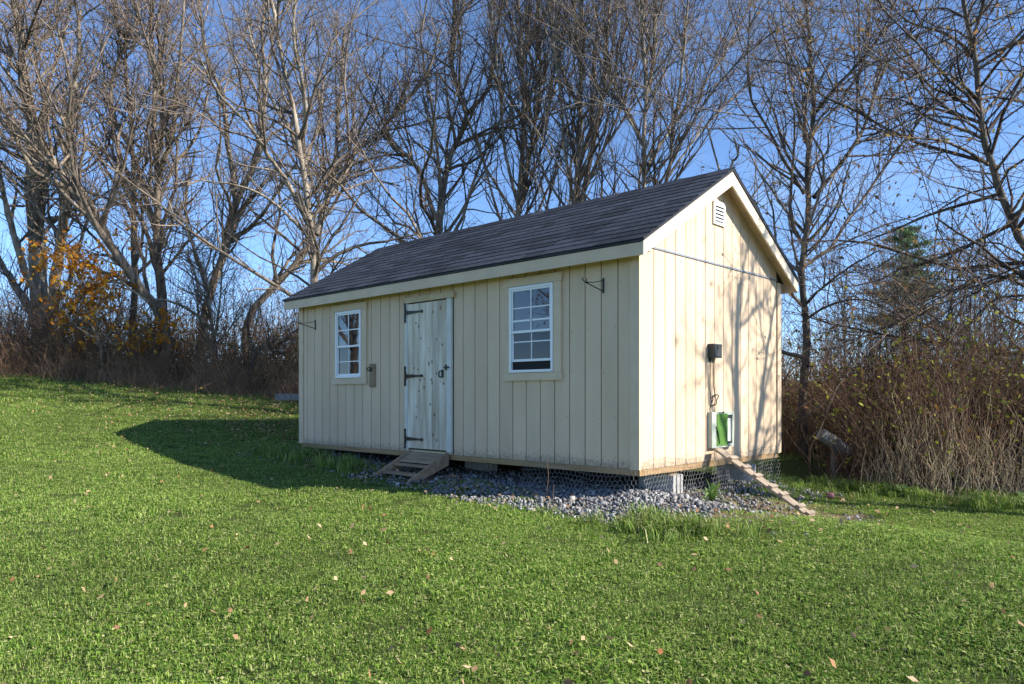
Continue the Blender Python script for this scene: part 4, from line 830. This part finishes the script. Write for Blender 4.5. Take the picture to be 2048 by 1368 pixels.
# ------------------------------------------------------------------ thickets
def thicket(name, label, line, n, depth, h, seed, m, nleaf, leafmat, lean=.35, r0=.006, leafsize=.06, K=3, hvar=(.45, 1.15), twigs=2):
    """tangled stems along a polyline on the ground, with side twigs and leaves"""
    r_ = np.random.default_rng(seed); Lp = np.array(line, float); sg = np.linalg.norm(np.diff(Lp, axis=0), axis=1); i = r_.choice(len(sg), n, p=sg / sg.sum()); tt = r_.random((n, 1))
    p = Lp[i] * (1 - tt) + Lp[i + 1] * tt; dn = unit(Lp[i + 1] - Lp[i]); nrm = np.stack([-dn[:, 1], dn[:, 0]], -1); q = r_.random(n) ** .8
    p = p + nrm * (q * depth)[:, None] + r_.normal(size=(n, 2)) * .12; base = np.stack([p[:, 0], p[:, 1], gz(p[:, 0], p[:, 1]) - .02], -1)
    clump = .66 + .38 * np.sin(p[:, 0] * 2.3 + p[:, 1]) * np.sin(p[:, 1] * 1.9 - p[:, 0] * .7)
    hh = h * r_.uniform(*hvar, n) * (.55 + .45 * np.sqrt(q)) * clump; d = unit(r_.normal(size=(n, 3)) * np.array([lean, lean, .05]) + np.array([0, 0, 1])); top = base + d * hh[:, None]
    tk = np.linspace(0, 1, K)[None, :, None]; P = base[:, None] * (1 - tk) + top[:, None] * tk; P = P + r_.normal(size=(n, 1, 3)) * .10 * hh[:, None, None] * np.sin(tk * 2.6) + r_.normal(size=P.shape) * .03 * (tk > 0)
    Rr = r0 * r_.uniform(.6, 1.5, (n, 1)) * (1 - .7 * np.linspace(0, 1, K)[None]); v1, q1 = tube_np(P, Rr, 3)
    V = [v1]; Q = [q1]; TP = P
    if twigs:
        P2, R2 = spawn(P, Rr, n * twigs, r_, .2, 1., .8, (.15 * h, .5 * h), 3, .25, .1, .01, .0028); v2, q2 = tube_np(P2, R2, 3); V.append(v2); Q.append(q2 + len(v1)); TP = P2
    o = mesh_np(name, np.concatenate(V), np.concatenate(Q), None, M[m]); tag(o, label, 'undergrowth', kind='stuff')
    if nleaf:
        i = r_.integers(0, len(TP), nleaf); k = r_.integers(1, TP.shape[1], nleaf); v, tq = leaf_quads(TP[i, k], leafsize, r_, droop=.2, aspect=.6); tag(mesh_np('leaves', v, None, tq, M[leafmat], o, False), kind='stuff')
    return o
hl = [(-24, -5.5), (-19.2, -1.6), (-15.8, 1.4), (-12.3, 3.3), (-9., 4.6), (-5, 5.6), (0, 6.0)]
thicket('hedge_brambles', 'brown bramble hedge bank along the far edge of the lawn', hl, 7500, 3.4, 2.4, 31, 'drystalk', 13000, 'brownleaf', leafsize=.075)
thicket('hedge_brush', 'dark leafy brush inside the hedge bank', [(a - .2, b_ + .5) for a, b_ in hl], 3000, 2.6, 1.7, 38, 'bramble', 11000, 'brownleaf', leafsize=.085)
thicket('hedge_front_stalks', 'low dry weeds and stalks edging the lawn below the hedge', [(a - .3, b_ - .7) for a, b_ in hl[:5]], 4600, 1.1, .95, 32, 'drystalk', 3000, 'brownleaf', lean=.3, r0=.004, twigs=1, leafsize=.05)
tl = [(.25, 3.75), (1.2, 3.85), (2.4, 4.35), (4.0, 4.9), (7, 5.2)]
thicket('thicket_brambles', 'tangled brown thicket beside the gable end with scattered yellow green leaves', tl, 6000, 3.6, 2.8, 33, 'bramble', 11000, 'yellowleaf', leafsize=.065)
thicket('thicket_brush', 'dark leafy brush filling the thicket beside the shed', [(a, b_ + .9) for a, b_ in tl], 3000, 3.5, 2.0, 34, 'bramble', 15000, 'brownleaf', leafsize=.07)
thicket('tall_dry_grass', 'tall pale dry grass stalks standing in front of the thicket', [(.9, 3.65), (1.6, 3.8), (2.6, 4.25), (4.4, 4.8)], 1000, .7, 1.45, 35, 'straw', 0, 'fallen', lean=.22, r0=.0048, twigs=0, K=5, leafsize=.09, hvar=(.5, 1.1))
thicket('far_wood', 'distant bare brush of the wood behind the thicket', [(-30, 14), (-14, 17), (0, 18), (9, 16), (18, 12)], 2000, 10, 4.4, 36, 'twigdark', 9000, 'brownleaf', lean=.25, r0=.016, twigs=3, leafsize=.11)
thicket('far_brush', 'distant brush seen beyond the hedge on the lawn side', [(-48, -14), (-36, -1), (-28, 9), (-20, 15)], 2400, 8, 5.8, 37, 'twigdark', 9000, 'brownleaf', lean=.25, r0=.016, twigs=3, leafsize=.12)
thicket('hedge_saplings', 'thin upright sapling stems rising out of the hedge bank', [(a - .3, b_ + .8) for a, b_ in hl], 800, 3.5, 5.0, 39, 'twigdark', 0, 'brownleaf', lean=.2, r0=.012, twigs=9, K=5, hvar=(.5, 1.2))
thicket('thicket_saplings', 'thin upright sapling stems rising out of the thicket by the gable', [(a, b_ + 1.2) for a, b_ in tl], 330, 4.5, 4.3, 40, 'twigdark', 900, 'yellowleaf', lean=.22, r0=.010, twigs=9, K=5, hvar=(.4, 1.2))
# weeds by the gravel and small finds
def weed(name, label, loc, n, ln, wd, seed, m='weed', up_=.8):
    r_ = np.random.default_rng(seed); root = empty(name, loc); tag(root, label, 'plant'); mb = MB()
    for i in range(n):
        a = r_.uniform(0, 6.283); l = ln * r_.uniform(.6, 1.15); el = r_.uniform(.3, 1.2) * up_; K = 5; dx, dy = math.cos(a), math.sin(a); vs = []
        for s in np.linspace(0, 1, K):
            w_ = wd * math.sin(math.pi * min(.97, .12 + s * .88)) ; rr = l * s * math.cos(el) * (1); zz = l * s * math.sin(el) - .45 * l * s * s * (1.2 - el * .5) + i * .004
            vs.append([(dx * rr - dy * w_, dy * rr + dx * w_, zz), (dx * rr, dy * rr, zz - w_ * .35), (dx * rr + dy * w_, dy * rr - dx * w_, zz)])
        V = [p for q in vs for p in q]; mb.add(V, [(k * 3 + j, k * 3 + j + 1, k * 3 + j + 4, k * 3 + j + 3) for k in range(K - 1) for j in range(2)])
    mb.build('leaf_rosette', M[m], root); MB().tube([(0, 0, -.02), (.005, 0, .05), (0, .004, .12)], [.008, .007, .003], 6).build('stem', M[m], root); return root
def on(x, y): return (x, y, float(gz(x, y)) + (float(mound(np.float64(x), np.float64(y))) if True else 0))
weed('leafy_weed', 'pale green long leaved weed growing from gravel by the block', on(.42, .62), 26, .24, .018, 3, up_=1.1)
weed('broadleaf_weed', 'wide dark green leaf plant at the thicket foot nearest the ramp', on(1.35, 3.62), 8, .26, .075, 4, up_=.8)
weed('broadleaf_weed', 'wide dark green leaf plant at the thicket foot beyond the dry grass', on(2.55, 3.95), 8, .28, .08, 5, up_=.8)
a = on(-.62, -.62); o = empty('dead_stalk', a); tag(o, 'thin dead brown stalk standing in the gravel before the window wall', 'plant')
MB().tube([(0, 0, -.02), (-.02, 0, .15), (-.01, .01, .30), (-.035, .01, .44)], [.006, .005, .004, .003], 5).build('stem', M['bramble'], o); MB().tube([(.03, .02, -.02), (.04, .02, .10), (.038, .03, .2)], [.004, .004, .003], 5).build('side_stem', M['bramble'], o)
# weathered log in the weeds and a small ball
lg = at(1668, 886, 10.3); ld = RT * .20 + UPV * -.13 + FW * .03; z0 = float(gz(lg[0], lg[1]))
lgo = empty('old_log', (lg[0], lg[1], z0)); tag(lgo, 'silvery weathered log propped among the dry stalks', 'log')
o = MB().tube([lg - ld - np.array([0, 0, 0]), lg, lg + ld], [.085, .095, .09], 10).build('log', M['greywood'], lgo); o.data.transform(Matrix.Translation(-Vector(lgo.location)))
o = MB().tube([(lg[0], lg[1], z0 - .05), lg - np.array([0, 0, .06])], [.05, .04], 7).build('prop', M['greywood'], lgo); o.data.transform(Matrix.Translation(-Vector(lgo.location)))
bpnt = at(1661, 1012, 8.6); z0 = float(gz(bpnt[0], bpnt[1])); bm_ = MB()
for i in range(1):
    rr_ = .042; prof = [(-rr_ * math.cos(a_), rr_ * math.sin(a_)) for a_ in np.linspace(0, math.pi, 9)]
    n_ = 14; Vv = [(q[1] * math.cos(t_), q[1] * math.sin(t_) * .9, q[0] * .85) for q in prof for t_ in np.linspace(0, 2 * math.pi, n_ + 1)[:-1]]
    bm_.add(Vv, [(i_ * n_ + j, i_ * n_ + (j + 1) % n_, (i_ + 1) * n_ + (j + 1) % n_, (i_ + 1) * n_ + j) for i_ in range(8) for j in range(n_)])
o = bm_.build('ball', M['pink'], None, True); o.location = (bpnt[0], bpnt[1], z0 + .05); tag(o, 'small faded pink ball lying on the ground near the ramp foot', 'ball')
